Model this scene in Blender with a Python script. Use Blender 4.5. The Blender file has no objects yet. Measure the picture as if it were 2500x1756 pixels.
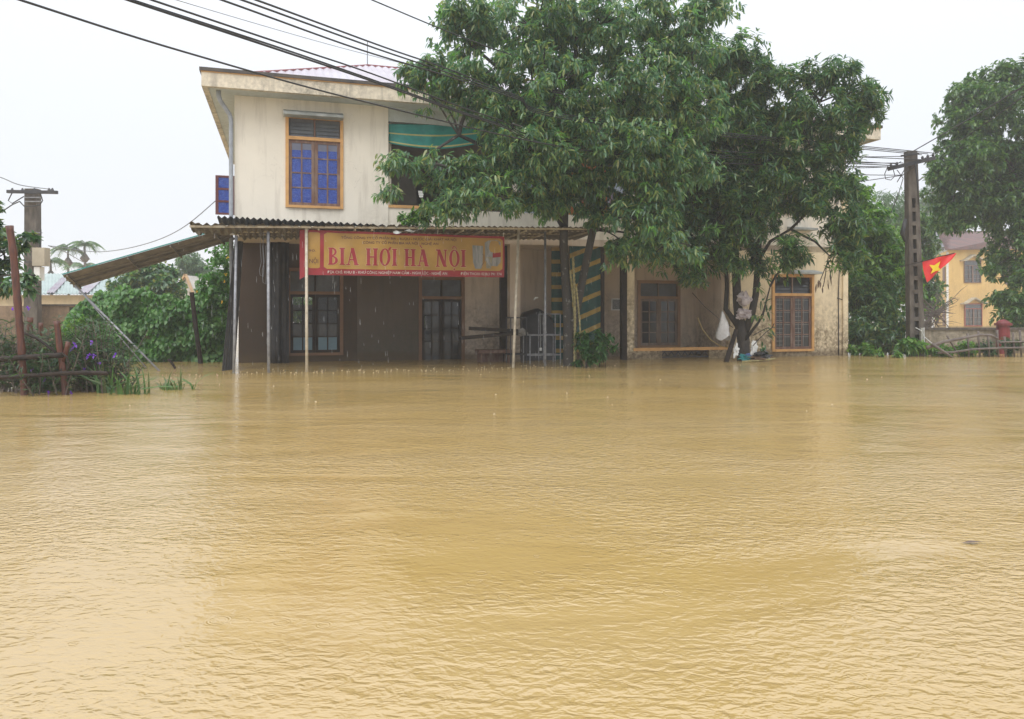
import bpy, math, random
import numpy as np
from mathutils import Vector, Matrix
random.seed(7); RNG = np.random.default_rng(11)
S = bpy.context.scene
C = S.collection
# ------------------------------------------------------------------ camera, sky, sun, exposure
F, PX0, HY, CAMZ = 1850.0, 1250.0, 764.0, 1.30
cam_d = bpy.data.cameras.new('camera'); cam = bpy.data.objects.new('camera', cam_d); C.objects.link(cam)
cam.location = (0, 0, CAMZ); cam.rotation_euler = (math.pi/2, 0, 0)
cam_d.sensor_width = 36; cam_d.lens = 36*F/2500
cam_d.shift_y = -(878-HY)/2500
cam_d.clip_start = 0.05; cam_d.clip_end = 3000
S.camera = cam
w = bpy.data.worlds.new('World'); S.world = w; w.use_nodes = True
wn, wl = w.node_tree.nodes, w.node_tree.links; wn.clear()
wo = wn.new('ShaderNodeOutputWorld'); bg1 = wn.new('ShaderNodeBackground'); bg2 = wn.new('ShaderNodeBackground'); add = wn.new('ShaderNodeAddShader')
sky = wn.new('ShaderNodeTexSky'); sky.sky_type = 'NISHITA'; sky.sun_disc = False
SUN_EL, SUN_ROT = math.radians(55), math.radians(200)
sky.sun_elevation = SUN_EL; sky.sun_rotation = SUN_ROT; sky.dust_density = 4.0
wl.new(sky.outputs[0], bg1.inputs[0]); bg1.inputs[1].default_value = 0.012
bg2.inputs[0].default_value = (0.915, 0.945, 1.0, 1); bg2.inputs[1].default_value = 0.84     # closed cloud cover
# cloud deck brightens from horizon to zenith, curve shaped to lift walls and water
wtc = wn.new('ShaderNodeTexCoord'); wsp = wn.new('ShaderNodeSeparateXYZ'); wl.new(wtc.outputs['Generated'], wsp.inputs[0])
wmr = wn.new('ShaderNodeMapRange'); wmr.inputs[1].default_value = 0; wmr.inputs[2].default_value = 1; wmr.inputs[3].default_value = 0.74; wmr.inputs[4].default_value = 1.75
wpw = wn.new('ShaderNodeMath'); wpw.operation = 'POWER'; wpw.inputs[1].default_value = 2.1; wl.new(wsp.outputs[2], wpw.inputs[0]); wpw.use_clamp = True; wl.new(wpw.outputs[0], wmr.inputs[0]); wl.new(wmr.outputs[0], bg2.inputs[1])
wl.new(bg1.outputs[0], add.inputs[0]); wl.new(bg2.outputs[0], add.inputs[1]); wl.new(add.outputs[0], wo.inputs[0])
sd = bpy.data.lights.new('sun', 'SUN'); sd.energy = 1.4; sd.angle = math.radians(50); sd.color = (1, 0.98, 0.95)
sun = bpy.data.objects.new('sun', sd); C.objects.link(sun)
sun.rotation_euler = (math.radians(35), 0, math.radians(-20))
S.view_settings.view_transform = 'Standard'; S.view_settings.look = 'None'
S.view_settings.exposure = 0.36; S.view_settings.gamma = 1.0; S.view_settings.use_curve_mapping = False
S.render.engine = 'CYCLES'
S.cycles.max_bounces = 8; S.cycles.diffuse_bounces = 4; S.cycles.transparent_max_bounces = 12; S.cycles.volume_bounces = 1
S.cycles.use_denoising = True; S.cycles.sample_clamp_indirect = 6

# ------------------------------------------------------------------ frames: world W and house H (u along front, v into the house)
TH = math.radians(16.6); LX, LY = -6.63, 18.1
cT, sT = math.cos(TH), math.sin(TH)
def h2w(p): u, v, z = p; return (LX+u*cT-v*sT, LY+u*sT+v*cT, z)
def w2h(p): x, y, z = p; x -= LX; y -= LY; return (x*cT+y*sT, -x*sT+y*cT, z)
def W(px, py, Y): return ((px-PX0)/F*Y, Y, CAMZ+(HY-py)/F*Y)       # point at distance Y
def H(px, py, v):                                                  # point on the house plane v
    d = ((px-PX0)/F, 1.0, (HY-py)/F)
    ov = w2h((0, 0, 0))[1]; dv = -d[0]*sT+d[1]*cT
    t = (v-ov)/dv
    return w2h((d[0]*t, d[1]*t, CAMZ+d[2]*t))
def HU(px, v): return H(px, 764, v)[0]
def HZ(px, py, v): return H(px, py, v)[2]

# ------------------------------------------------------------------ materials
MATS = {}
def nodes_of(name):
    m = bpy.data.materials.new(name); m.use_nodes = True; MATS[name] = m
    nt = m.node_tree; return m, nt.nodes, nt.links, nt.nodes['Principled BSDF']
def coords(n, l, scale=(1, 1, 1), rot=(0, 0, 0)):
    g = n.new('ShaderNodeNewGeometry'); mp = n.new('ShaderNodeMapping'); mp.inputs['Scale'].default_value = scale; mp.inputs['Rotation'].default_value = rot
    l.new(g.outputs['Position'], mp.inputs[0]); return mp.outputs[0]
def noise(n, l, vec, scale, detail=4, rough=0.55):
    t = n.new('ShaderNodeTexNoise'); t.inputs['Scale'].default_value = scale; t.inputs['Detail'].default_value = detail; t.inputs['Roughness'].default_value = rough
    if vec is not None: l.new(vec, t.inputs['Vector'])
    return t.outputs['Fac']
def ramp(n, l, fac, a, b):
    r = n.new('ShaderNodeMapRange'); r.inputs[1].default_value = a; r.inputs[2].default_value = b; r.clamp = True
    l.new(fac, r.inputs[0]); return r.outputs[0]
def mix(n, l, fac, a, b):
    m = n.new('ShaderNodeMix'); m.data_type = 'RGBA'
    if isinstance(fac, float): m.inputs[0].default_value = fac
    else: l.new(fac, m.inputs[0])
    for s, i in ((a, 6), (b, 7)):
        if isinstance(s, tuple): m.inputs[i].default_value = (*s, 1)
        else: l.new(s, m.inputs[i])
    return m.outputs[2]
def math_(n, l, op, a, b):
    m = n.new('ShaderNodeMath'); m.operation = op
    for s, i in ((a, 0), (b, 1)):
        if isinstance(s, (int, float)): m.inputs[i].default_value = s
        else: l.new(s, m.inputs[i])
    return m.outputs[0]
def bump(n, l, p, h, strength, dist=0.01):
    b = n.new('ShaderNodeBump'); b.inputs['Strength'].default_value = strength; b.inputs['Distance'].default_value = dist
    l.new(h, b.inputs['Height']); l.new(b.outputs[0], p.inputs['Normal'])
def M(name, col, rough=0.6, col2=None, scale=3.0, bumps=0.0, metal=0.0, stretch=(1, 1, 1), lo=0.35, hi=0.65, bscale=None, spec=0.5):
    if name in MATS: return MATS[name]
    m, n, l, p = nodes_of(name)
    p.inputs['Roughness'].default_value = rough; p.inputs['Metallic'].default_value = metal; p.inputs['Specular IOR Level'].default_value = spec
    v = coords(n, l, stretch)
    if col2 is None: col2 = tuple(c*0.78 for c in col)
    f = ramp(n, l, noise(n, l, v, scale, 6, 0.6), lo, hi)
    l.new(mix(n, l, f, col, col2), p.inputs['Base Color'])
    if bumps: bump(n, l, p, noise(n, l, v, bscale or scale*8, 4), bumps)
    return m
def plaster(name, col, dirt, dirt2, low_z=1.2, amount=0.5, peel=0.0):
    m, n, l, p = nodes_of(name); p.inputs['Roughness'].default_value = 0.85; p.inputs['Specular IOR Level'].default_value = 0.25
    v = coords(n, l); vs = coords(n, l, (5, 5, 0.5))
    sep = n.new('ShaderNodeSeparateXYZ'); l.new(v, sep.inputs[0])
    big = noise(n, l, v, 0.8, 5, 0.6); fine = noise(n, l, v, 9, 8, 0.7); streak = noise(n, l, vs, 1.0, 5, 0.6)
    c = mix(n, l, ramp(n, l, big, 0.35, 0.7), col, tuple(x*0.9 for x in col))
    st = math_(n, l, 'MULTIPLY', ramp(n, l, streak, 0.52, 0.75), amount*0.7)
    c = mix(n, l, st, c, dirt)
    zz = math_(n, l, 'ADD', sep.outputs[2], math_(n, l, 'MULTIPLY', math_(n, l, 'SUBTRACT', big, 0.5), -3.5))
    low = math_(n, l, 'MULTIPLY', ramp(n, l, zz, low_z, low_z-1.5), ramp(n, l, fine, 0.35, 0.62))
    c = mix(n, l, math_(n, l, 'MULTIPLY', low, amount), c, dirt2)
    if peel:
        pm = n.new('ShaderNodeTexVoronoi'); pm.inputs['Scale'].default_value = 2.2; l.new(v, pm.inputs['Vector'])
        pf = ramp(n, l, math_(n, l, 'ADD', fine, math_(n, l, 'MULTIPLY', pm.outputs[0], -0.35)), 0.42, 0.46)
        pf = math_(n, l, 'MULTIPLY', pf, math_(n, l, 'MULTIPLY', ramp(n, l, zz, low_z, low_z-1.2), peel))
        c = mix(n, l, pf, c, (0.62, 0.50, 0.36))
    wet = ramp(n, l, math_(n, l, 'ADD', sep.outputs[2], math_(n, l, 'MULTIPLY', big, -0.35)), 0.10, -0.04)
    c = mix(n, l, math_(n, l, 'MULTIPLY', wet, 0.6), c, (0.10, 0.07, 0.04))          # soaked band at the flood line
    crk = n.new('ShaderNodeTexNoise'); crk.inputs['Scale'].default_value = 1.4; crk.inputs['Detail'].default_value = 6; crk.inputs['Distortion'].default_value = 1.2; l.new(v, crk.inputs['Vector'])
    cf = ramp(n, l, math_(n, l, 'ABSOLUTE', math_(n, l, 'SUBTRACT', crk.outputs[0], 0.5), 0), 0.004, 0.0)
    c = mix(n, l, math_(n, l, 'MULTIPLY', math_(n, l, 'MULTIPLY', cf, ramp(n, l, big, 0.5, 0.62)), 0.5), c, dirt)
    l.new(c, p.inputs['Base Color']); bump(n, l, p, fine, 0.25, 0.01)
    return m
def leaf_mat(name, cols, trans=0.35, rough=0.38, spec=0.5):
    m, n, l, p = nodes_of(name)
    g = n.new('ShaderNodeNewGeometry'); cr = n.new('ShaderNodeValToRGB')
    e = cr.color_ramp.elements
    while len(e) < len(cols): e.new(0.5)
    for i, c in enumerate(cols): e[i].position = i/(len(cols)-1); e[i].color = (*c, 1)
    l.new(g.outputs['Random Per Island'], cr.inputs[0]); l.new(cr.outputs[0], p.inputs['Base Color'])
    p.inputs['Roughness'].default_value = rough; p.inputs['Specular IOR Level'].default_value = spec
    t = n.new('ShaderNodeBsdfTranslucent'); ms = n.new('ShaderNodeMixShader'); ms.inputs[0].default_value = trans
    hs = n.new('ShaderNodeHueSaturation'); hs.inputs['Value'].default_value = 1.5; hs.inputs['Saturation'].default_value = 1.15
    l.new(cr.outputs[0], hs.inputs['Color']); l.new(hs.outputs[0], t.inputs[0])
    l.new(p.outputs[0], ms.inputs[1]); l.new(t.outputs[0], ms.inputs[2]); l.new(ms.outputs[0], n['Material Output'].inputs[0])
    return m

m_wall_up = plaster('cream_plaster', (0.83, 0.77, 0.66), (0.36, 0.31, 0.25), (0.36, 0.30, 0.22), 3.9, 0.6)
m_fascia = plaster('fascia_plaster', (0.76, 0.68, 0.54), (0.16, 0.15, 0.14), (0.24, 0.22, 0.18), 7.6, 0.85)
m_soffit = plaster('soffit_plaster', (0.55, 0.60, 0.60), (0.30, 0.32, 0.31), (0.35, 0.36, 0.34), 7.2, 0.5)
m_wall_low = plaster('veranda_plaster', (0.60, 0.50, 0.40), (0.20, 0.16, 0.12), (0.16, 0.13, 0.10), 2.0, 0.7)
m_wall_shade = plaster('shaded_brown_plaster', (0.085, 0.058, 0.042), (0.06, 0.05, 0.04), (0.07, 0.055, 0.04), 2.6, 0.8)  # brown plaster with the porch shade darkened into its colour
m_wall_right = plaster('ochre_stained_plaster', (0.80, 0.67, 0.46), (0.42, 0.33, 0.20), (0.15, 0.105, 0.06), 2.2, 1.0, 0.35)
m_yellow = plaster('yellow_plaster', (0.72, 0.50, 0.20), (0.45, 0.25, 0.09), (0.40, 0.26, 0.12), 4.5, 0.5)
m_oldwall = plaster('old_render', (0.40, 0.35, 0.27), (0.08, 0.075, 0.06), (0.13, 0.11, 0.08), 1.8, 1.0)
m_brownwall = plaster('brown_render', (0.26, 0.18, 0.12), (0.08, 0.07, 0.05), (0.10, 0.08, 0.05), 2.2, 0.9)
m_black_cap = M('black_mould_cap', (0.045, 0.042, 0.042), 0.8, (0.10, 0.085, 0.07), 4, 0.3)
m_orange = M('orange_paint', (0.62, 0.34, 0.12), 0.6, (0.40, 0.22, 0.09), 5, 0.15, lo=0.45, hi=0.8)
m_wood_old = M('weathered_wood', (0.15, 0.075, 0.05), 0.65, (0.27, 0.20, 0.16), 9, 0.4, stretch=(1, 1, 0.3), lo=0.45, hi=0.75)
m_wood_pale = M('grey_wood', (0.30, 0.23, 0.18), 0.65, (0.16, 0.11, 0.08), 9, 0.3, stretch=(1, 1, 0.3))
m_dark_wood = M('dark_wet_wood', (0.038, 0.026, 0.02), 0.7, (0.018, 0.014, 0.012), 8, 0.4, spec=0.25)
m_steel = M('galvanised_tube', (0.30, 0.31, 0.33), 0.45, (0.19, 0.19, 0.20), 10, 0.1, metal=0.3)
m_cream_tube = M('cream_painted_tube', (0.60, 0.54, 0.43), 0.45, (0.40, 0.34, 0.25), 8, 0.1)
m_pvc = M('grey_pipe', (0.38, 0.41, 0.46), 0.45, (0.28, 0.30, 0.33), 6, 0.1)
m_tin_pink = M('pale_mauve_tin', (0.47, 0.44, 0.48), 0.35, (0.38, 0.33, 0.37), 0.8, 0.1, metal=0.15)
m_tin_red = M('dull_red_tin', (0.25, 0.07, 0.07), 0.45, None, 2, 0.1)
m_tin_green = M('pale_green_tin', (0.36, 0.44, 0.42), 0.4, (0.28, 0.35, 0.33), 1.2, 0.1)
m_tin_violet = M('violet_tin', (0.30, 0.24, 0.30), 0.45, (0.36, 0.36, 0.38), 1.5, 0.1)
m_tin_white = M('crumpled_white_tin', (0.55, 0.56, 0.53), 0.4, (0.22, 0.20, 0.16), 6, 0.2, metal=0.2)
m_tin_under = M('grimy_tin_underside', (0.20, 0.175, 0.15), 0.6, (0.11, 0.095, 0.08), 5, 0.2)
m_tin_teal = M('teal_edge', (0.05, 0.30, 0.27), 0.45)
m_black_sheet = M('black_fibre_sheet', (0.030, 0.034, 0.040), 0.55, (0.07, 0.07, 0.07), 5, 0.2)
m_black_tarp = M('black_tarp', (0.018, 0.018, 0.022), 0.5, (0.035, 0.033, 0.035), 4, 0.3)
m_green_tarp = M('green_tarp', (0.006, 0.045, 0.040), 0.6, (0.01, 0.07, 0.06), 6, 0.3, stretch=(1, 1, 2))
m_yellow_stripe = M('yellow_tarp_stripe', (0.36, 0.24, 0.05), 0.6, (0.26, 0.17, 0.04), 8, 0.2)
m_teal_tarp = M('teal_tarp', (0.02, 0.24, 0.22), 0.55, (0.03, 0.33, 0.30), 5, 0.3)
m_paleyellow = M('pale_yellow_stripe', (0.60, 0.56, 0.22), 0.6)
m_concrete = M('pole_concrete', (0.14, 0.12, 0.10), 0.85, (0.06, 0.05, 0.04), 3.5, 0.6, stretch=(2, 2, 0.7), bscale=30)
m_conc_dark = M('pole_web_concrete', (0.17, 0.16, 0.15), 0.85, (0.08, 0.075, 0.07), 5, 0.4)  # concrete of the thin web behind the pole slots
m_black_cable = M('black_cable', (0.018, 0.018, 0.02), 0.5)
m_grey_cable = M('grey_cable', (0.22, 0.23, 0.25), 0.5)
m_iron = M('dark_iron', (0.06, 0.06, 0.065), 0.5, metal=0.4)
m_white = M('white_paint', (0.74, 0.74, 0.72), 0.5, (0.6, 0.6, 0.58), 6)
m_plastic = M('white_plastic_bag', (0.55, 0.54, 0.53), 0.3, (0.42, 0.40, 0.38), 12, 0.4)
m_pinkcloth = M('faded_pink_cloth', (0.42, 0.37, 0.36), 0.8, (0.24, 0.20, 0.20), 7, 0.6)
m_blueglass = None
m_bamboo_red = M('red_brown_bamboo', (0.055, 0.018, 0.013), 0.45, (0.13, 0.042, 0.022), 6, 0.4, stretch=(3, 3, 0.6))
m_branch = M('grey_branch', (0.17, 0.14, 0.12), 0.7, (0.09, 0.07, 0.06), 8, 0.4)
m_cane = M('yellow_cane', (0.34, 0.29, 0.13), 0.5, (0.16, 0.14, 0.06), 14, 0.3)
m_bark = M('dark_bark', (0.060, 0.050, 0.042), 0.85, (0.025, 0.022, 0.02), 7, 0.9, stretch=(2, 2, 0.7), bscale=25)
m_bark_spot = M('lichen_bark', (0.055, 0.05, 0.045), 0.85, (0.22, 0.22, 0.20), 9, 0.9, lo=0.60, hi=0.68, bscale=25)
m_orange_sheet = M('orange_sheet', (0.62, 0.20, 0.06), 0.6, (0.50, 0.16, 0.05), 3)
m_paleblue = M('pale_blue_cloth', (0.55, 0.63, 0.76), 0.6, (0.45, 0.52, 0.66), 4)
m_lilac = M('lilac_cloth', (0.42, 0.32, 0.46), 0.7)
m_redcloth = M('red_cloth', (0.55, 0.03, 0.03), 0.7)
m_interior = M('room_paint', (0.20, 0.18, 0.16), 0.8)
m_tile = M('mossy_clay_tile', (0.17, 0.085, 0.075), 0.8, (0.09, 0.065, 0.065), 1.5, 0.3)
m_darkglass = M('dim_glass', (0.02, 0.022, 0.024), 0.12, (0.035, 0.035, 0.035), 2)
m_bluepane = M('pale_blue_pane', (0.12, 0.22, 0.27), 0.3)
# blue film with crinkles
m, n, l, p = nodes_of('crinkled_blue_film'); m_bluefilm = m
v = coords(n, l); k = noise(n, l, v, 14, 3, 0.5); wv = n.new('ShaderNodeTexNoise'); wv.inputs['Scale'].default_value = 9; wv.inputs['Distortion'].default_value = 3.5; l.new(v, wv.inputs['Vector'])
c = mix(n, l, ramp(n, l, k, 0.3, 0.7), (0.010, 0.035, 0.25), (0.02, 0.07, 0.38))
ridge = ramp(n, l, math_(n, l, 'ABSOLUTE', math_(n, l, 'SUBTRACT', wv.outputs[0], 0.5), 0), 0.016, 0.0)
c = mix(n, l, math_(n, l, 'MULTIPLY', ridge, 0.55), c, (0.22, 0.33, 0.62)); l.new(c, p.inputs['Base Color']); p.inputs['Roughness'].default_value = 0.25
bump(n, l, p, wv.outputs[0], 0.6, 0.02)
# grey louvre glass & clear glass
m_louvre = M('grey_louvre_glass', (0.17, 0.19, 0.21), 0.15, (0.12, 0.13, 0.15), 3)
m, n, l, p = nodes_of('clear_glass'); m_clear = m
p.inputs['Base Color'].default_value = (0.10, 0.11, 0.12, 1); p.inputs['Roughness'].default_value = 0.06
tr = n.new('ShaderNodeBsdfTransparent'); ms = n.new('ShaderNodeMixShader'); ms.inputs[0].default_value = 0.3
l.new(tr.outputs[0], ms.inputs[1]); l.new(p.outputs[0], ms.inputs[2]); l.new(ms.outputs[0], n['Material Output'].inputs[0])
# water: muddy flood with rain-roughened ripples
m, n, l, p = nodes_of('muddy_flood_water'); m_water = m
v = coords(n, l)
big = noise(n, l, coords(n, l, (0.22, 0.45, 1), (0, 0, 0.5)), 1.0, 3, 0.5)
c = mix(n, l, ramp(n, l, big, 0.3, 0.7), (0.395, 0.268, 0.088), (0.425, 0.305, 0.135)); l.new(c, p.inputs['Base Color'])
p.inputs['Roughness'].default_value = 0.12; p.inputs['IOR'].default_value = 1.9
def dnoise(vec, scale, detail, rough, dist):
    t = n.new('ShaderNodeTexNoise'); t.inputs['Scale'].default_value = scale; t.inputs['Detail'].default_value = detail; t.inputs['Roughness'].default_value = rough; t.inputs['Distortion'].default_value = dist
    l.new(vec, t.inputs['Vector']); return t.outputs['Fac']
n1 = dnoise(coords(n, l, (1, 1.6, 1), (0, 0, 0.30)), 13, 2, 0.5, 0.5)
n2 = dnoise(coords(n, l, (1, 1.5, 1), (0, 0, -0.4)), 27.0, 2, 0.5, 0.3)
n3 = dnoise(coords(n, l, (1, 1.4, 1), (0, 0, 0.15)), 1.3, 2, 0.5, 0.5)
amp = ramp(n, l, dnoise(coords(n, l, (0.22, 0.55, 1), (0, 0, 0.5)), 1.0, 3, 0.55, 0.8), 0.38, 0.66)
h1 = math_(n, l, 'MULTIPLY', n1, 0.019); h2 = math_(n, l, 'MULTIPLY', n2, 0.006); h3 = math_(n, l, 'MULTIPLY', n3, 0.020)
hh = math_(n, l, 'ADD', math_(n, l, 'MULTIPLY', math_(n, l, 'ADD', h1, h2), math_(n, l, 'ADD', math_(n, l, 'MULTIPLY', amp, 1.05), 0.22)), h3)
vr = n.new('ShaderNodeTexVoronoi'); vr.inputs['Scale'].default_value = 6.5; l.new(coords(n, l), vr.inputs['Vector'])
rs_ = n.new('ShaderNodeSeparateColor'); l.new(vr.outputs['Color'], rs_.inputs[0])
dm = math_(n, l, 'MULTIPLY', vr.outputs['Distance'], 1.0)
ring = math_(n, l, 'MULTIPLY', math_(n, l, 'SINE', math_(n, l, 'MULTIPLY', dm, 60.0), 0), math_(n, l, 'MULTIPLY', ramp(n, l, math_(n, l, 'ABSOLUTE', math_(n, l, 'SUBTRACT', dm, math_(n, l, 'MULTIPLY', rs_.outputs[1], 0.34)), 0), 0.09, 0.0), ramp(n, l, rs_.outputs[0], 0.45, 0.8)))
hh = math_(n, l, 'ADD', hh, math_(n, l, 'MULTIPLY', ring, 0.0009))
b = n.new('ShaderNodeBump'); b.inputs['Strength'].default_value = 1.0; b.inputs['Distance'].default_value = 1.0; l.new(hh, b.inputs['Height']); l.new(b.outputs[0], p.inputs['Normal'])

m_leaf_mid = leaf_mat('broad_leaf_green', [(0.05, 0.12, 0.065), (0.08, 0.175, 0.09), (0.10, 0.205, 0.095), (0.12, 0.23, 0.10), (0.20, 0.31, 0.10), (0.26, 0.27, 0.09)], 0.45, 0.30, 0.9)
m_leaf_young = leaf_mat('young_leaf', [(0.10, 0.24, 0.05), (0.17, 0.33, 0.08)], 0.4)
m_leaf_dark = leaf_mat('whorled_leaf_green', [(0.028, 0.078, 0.036), (0.042, 0.11, 0.046), (0.062, 0.15, 0.055), (0.11, 0.22, 0.06), (0.20, 0.22, 0.06)], 0.38, 0.30, 0.8)
m_leaf_far = leaf_mat('far_tree_green', [(0.035, 0.09, 0.03), (0.06, 0.14, 0.038), (0.10, 0.19, 0.045), (0.15, 0.24, 0.06)], 0.38, 0.32, 0.7)
m_leaf_bright = leaf_mat('shrub_green', [(0.035, 0.11, 0.025), (0.07, 0.18, 0.035), (0.15, 0.29, 0.055), (0.20, 0.32, 0.06)], 0.42, 0.32, 0.7)
m_leaf_bamboo = leaf_mat('bamboo_green', [(0.075, 0.14, 0.06), (0.12, 0.20, 0.09)], 0.4)
m_leaf_creeper = leaf_mat('creeper_green', [(0.04, 0.13, 0.028), (0.08, 0.21, 0.045), (0.14, 0.29, 0.07)], 0.38, 0.38, 0.6)
m_leaf_grass = leaf_mat('grass_green', [(0.04, 0.10, 0.03), (0.09, 0.19, 0.05), (0.11, 0.13, 0.05)], 0.35)
m_leaf_ruellia = leaf_mat('narrow_leaf_green', [(0.020, 0.055, 0.022), (0.035, 0.09, 0.03), (0.065, 0.13, 0.04), (0.07, 0.06, 0.035)], 0.3)
m_leaf_dead = leaf_mat('dead_leaf', [(0.09, 0.06, 0.05), (0.16, 0.11, 0.08)], 0.2)
m_petal = leaf_mat('violet_petal', [(0.20, 0.07, 0.52), (0.30, 0.12, 0.62)], 0.4)
m_petal_y = leaf_mat('yellow_petal', [(0.75, 0.45, 0.02), (0.8, 0.55, 0.05)], 0.3)
m_petal_r = leaf_mat('red_petal', [(0.6, 0.04, 0.05), (0.7, 0.10, 0.10)], 0.3)

# ------------------------------------------------------------------ mesh helpers
class MB:
    def __init__(s, frame='W'): s.v = []; s.f = []; s.mi = []; s.frame = frame; s.cm = 0
    def add(s, vs, fs):
        o = len(s.v); s.v.extend(tuple(q) for q in vs)
        for f in fs: s.f.append(tuple(o+i for i in f)); s.mi.append(s.cm)
        return s
    def box(s, a0, a1, b0, b1, c0, c1):
        vs = [(x, y, z) for z in (c0, c1) for y in (b0, b1) for x in (a0, a1)]
        return s.add(vs, [(0, 2, 3, 1), (4, 5, 7, 6), (0, 1, 5, 4), (2, 6, 7, 3), (0, 4, 6, 2), (1, 3, 7, 5)])
    def hexa(s, q0, q1):                       # two quads (bottom loop, top loop)
        return s.add(list(q0)+list(q1), [(3, 2, 1, 0), (4, 5, 6, 7)]+[(i, (i+1) % 4, 4+(i+1) % 4, 4+i) for i in range(4)])
    def quad(s, *q): return s.add(q, [tuple(range(len(q)))])
    def tube(s, pts, r, n=8, cap=True):
        pts = [Vector(q) for q in pts]; rs = r if isinstance(r, (list, tuple)) else [r]*len(pts)
        o = len(s.v); prev = None
        for i, q in enumerate(pts):
            t = (pts[min(i+1, len(pts)-1)]-pts[max(i-1, 0)]).normalized()
            if prev is None: a = Vector((0, 0, 1)) if abs(t.z) < 0.9 else Vector((1, 0, 0)); prev = (a-t*a.dot(t)).normalized()
            else:
                prev = (prev-t*prev.dot(t)).normalized()
            bnm = t.cross(prev)
            for k in range(n):
                an = 2*math.pi*k/n; s.v.append(tuple(q+(prev*math.cos(an)+bnm*math.sin(an))*rs[i]))
        for i in range(len(pts)-1):
            for k in range(n):
                s.f.append((o+i*n+k, o+i*n+(k+1) % n, o+(i+1)*n+(k+1) % n, o+(i+1)*n+k)); s.mi.append(s.cm)
        if cap: s.f.append(tuple(o+k for k in range(n))[::-1]); s.mi.append(s.cm); s.f.append(tuple(o+(len(pts)-1)*n+k for k in range(n))); s.mi.append(s.cm)
        return s
    def beam(s, a, b, wd, ht=None):            # square bar between two points
        ht = ht or wd; a, b = Vector(a), Vector(b); t = (b-a).normalized()
        up = Vector((0, 0, 1)) if abs(t.z) < 0.95 else Vector((0, 1, 0))
        x = t.cross(up).normalized()*wd/2; y = x.cross(t).normalized()*ht/2
        return s.hexa([a-x-y, a+x-y, a+x+y, a-x+y], [b-x-y, b+x-y, b+x+y, b-x+y])
    def build(s, name, mats, parent=None, smooth=False):
        mats = mats if isinstance(mats, (list, tuple)) else [mats]
        vs = np.array([h2w(q) for q in s.v] if s.frame == 'H' else s.v, dtype=float)
        return mesh_obj(name, vs, s.f, mats, parent, smooth, s.mi)
def mesh_obj(name, vs, fs, mats, parent=None, smooth=False, mi=None):
    vs = np.asarray(vs, float)
    if parent is not None: org = np.array(parent['_org']) if '_org' in parent else np.array(parent.location)
    else: org = np.array([(vs[:, 0].min()+vs[:, 0].max())/2, (vs[:, 1].min()+vs[:, 1].max())/2, vs[:, 2].min()])
    me = bpy.data.meshes.new(name)
    loc = vs-org
    if isinstance(fs, np.ndarray):
        nf, k = fs.shape
        me.vertices.add(len(loc)); me.vertices.foreach_set('co', loc.ravel())
        me.loops.add(nf*k); me.loops.foreach_set('vertex_index', fs.ravel().astype(np.int32))
        me.polygons.add(nf); me.polygons.foreach_set('loop_start', np.arange(0, nf*k, k, dtype=np.int32))
        if mi is not None: me.polygons.foreach_set('material_index', np.asarray(mi, dtype=np.int32))
        me.update(calc_edges=True)
    else:
        me.from_pydata([tuple(q) for q in loc], [], fs)
        if mi is not None and len(mi): me.polygons.foreach_set('material_index', mi)
    if smooth: me.polygons.foreach_set('use_smooth', [True]*len(me.polygons))
    mats = mats if isinstance(mats, (list, tuple)) else [mats]
    for m_ in mats: me.materials.append(m_)
    o = bpy.data.objects.new(name, me); C.objects.link(o)
    if parent is not None: o.parent = parent; o['_org'] = [float(q) for q in org]      # children share the thing's origin
    else: o.location = tuple(org); o['_org'] = [float(q) for q in org]
    return o
def tag(o, label, cat, group=None):
    o['label'] = label; o['category'] = cat
    if group: o['group'] = group
    return o
def structure(o): o['kind'] = 'structure'; return o
def stuff(o): o['kind'] = 'stuff'; return o
def thing(name, loc, label, cat, group=None, frame='W'):
    e = bpy.data.objects.new(name, None); C.objects.link(e)
    e.location = h2w(loc) if frame == 'H' else loc; e['_org'] = [float(q) for q in e.location]
    e.empty_display_size = 0.3
    return tag(e, label, cat, group)
def copy_thing(o, loc, label=None, rz=None, sc=None, group=None):
    r = o.copy(); C.objects.link(r); r.location = loc
    if rz is not None: r.rotation_euler[2] = rz
    if sc is not None: r.scale = (sc, sc, sc)
    if label: r['label'] = label
    if group: r['group'] = group
    for ch in o.children:
        c_ = ch.copy(); C.objects.link(c_); c_.parent = r
        for g in ch.children: d = g.copy(); C.objects.link(d); d.parent = c_
    return r
def corr(frame, p00, p10, p01, p11, waves, amp, axis='u', nseg=3, thick=0.0, crumple=0.0, up=(0, 0, 1), rnd=None):
    """corrugated sheet spanned by four corners; waves run along p00->p10, ridges run p00->p01"""
    mb = MB(frame); nu = waves*4; P = lambda a: Vector(a)
    p00, p10, p01, p11, up = map(P, (p00, p10, p01, p11, up))
    R = rnd or random
    for side in ((0, 1) if thick else (0,)):
        o = len(mb.v)
        for j in range(nseg+1):
            t = j/nseg
            for i in range(nu+1):
                s_ = i/nu; q = (p00*(1-s_)+p10*s_)*(1-t)+(p01*(1-s_)+p11*s_)*t
                q = q+up*(amp*math.sin(2*math.pi*s_*waves)-side*thick)
                if crumple and side == 0: q = q+up*(crumple*math.sin(i*0.71+j*2.1)*math.sin(i*0.213+1.3))
                elif crumple: q = q+up*(crumple*math.sin(i*0.71+j*2.1)*math.sin(i*0.213+1.3))
                mb.v.append(tuple(q))
        for j in range(nseg):
            for i in range(nu):
                a = o+j*(nu+1)+i; mb.f.append((a, a+1, a+nu+2, a+nu+1)); mb.mi.append(mb.cm if side == 0 else min(mb.cm+1, 1))
    return mb

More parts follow.
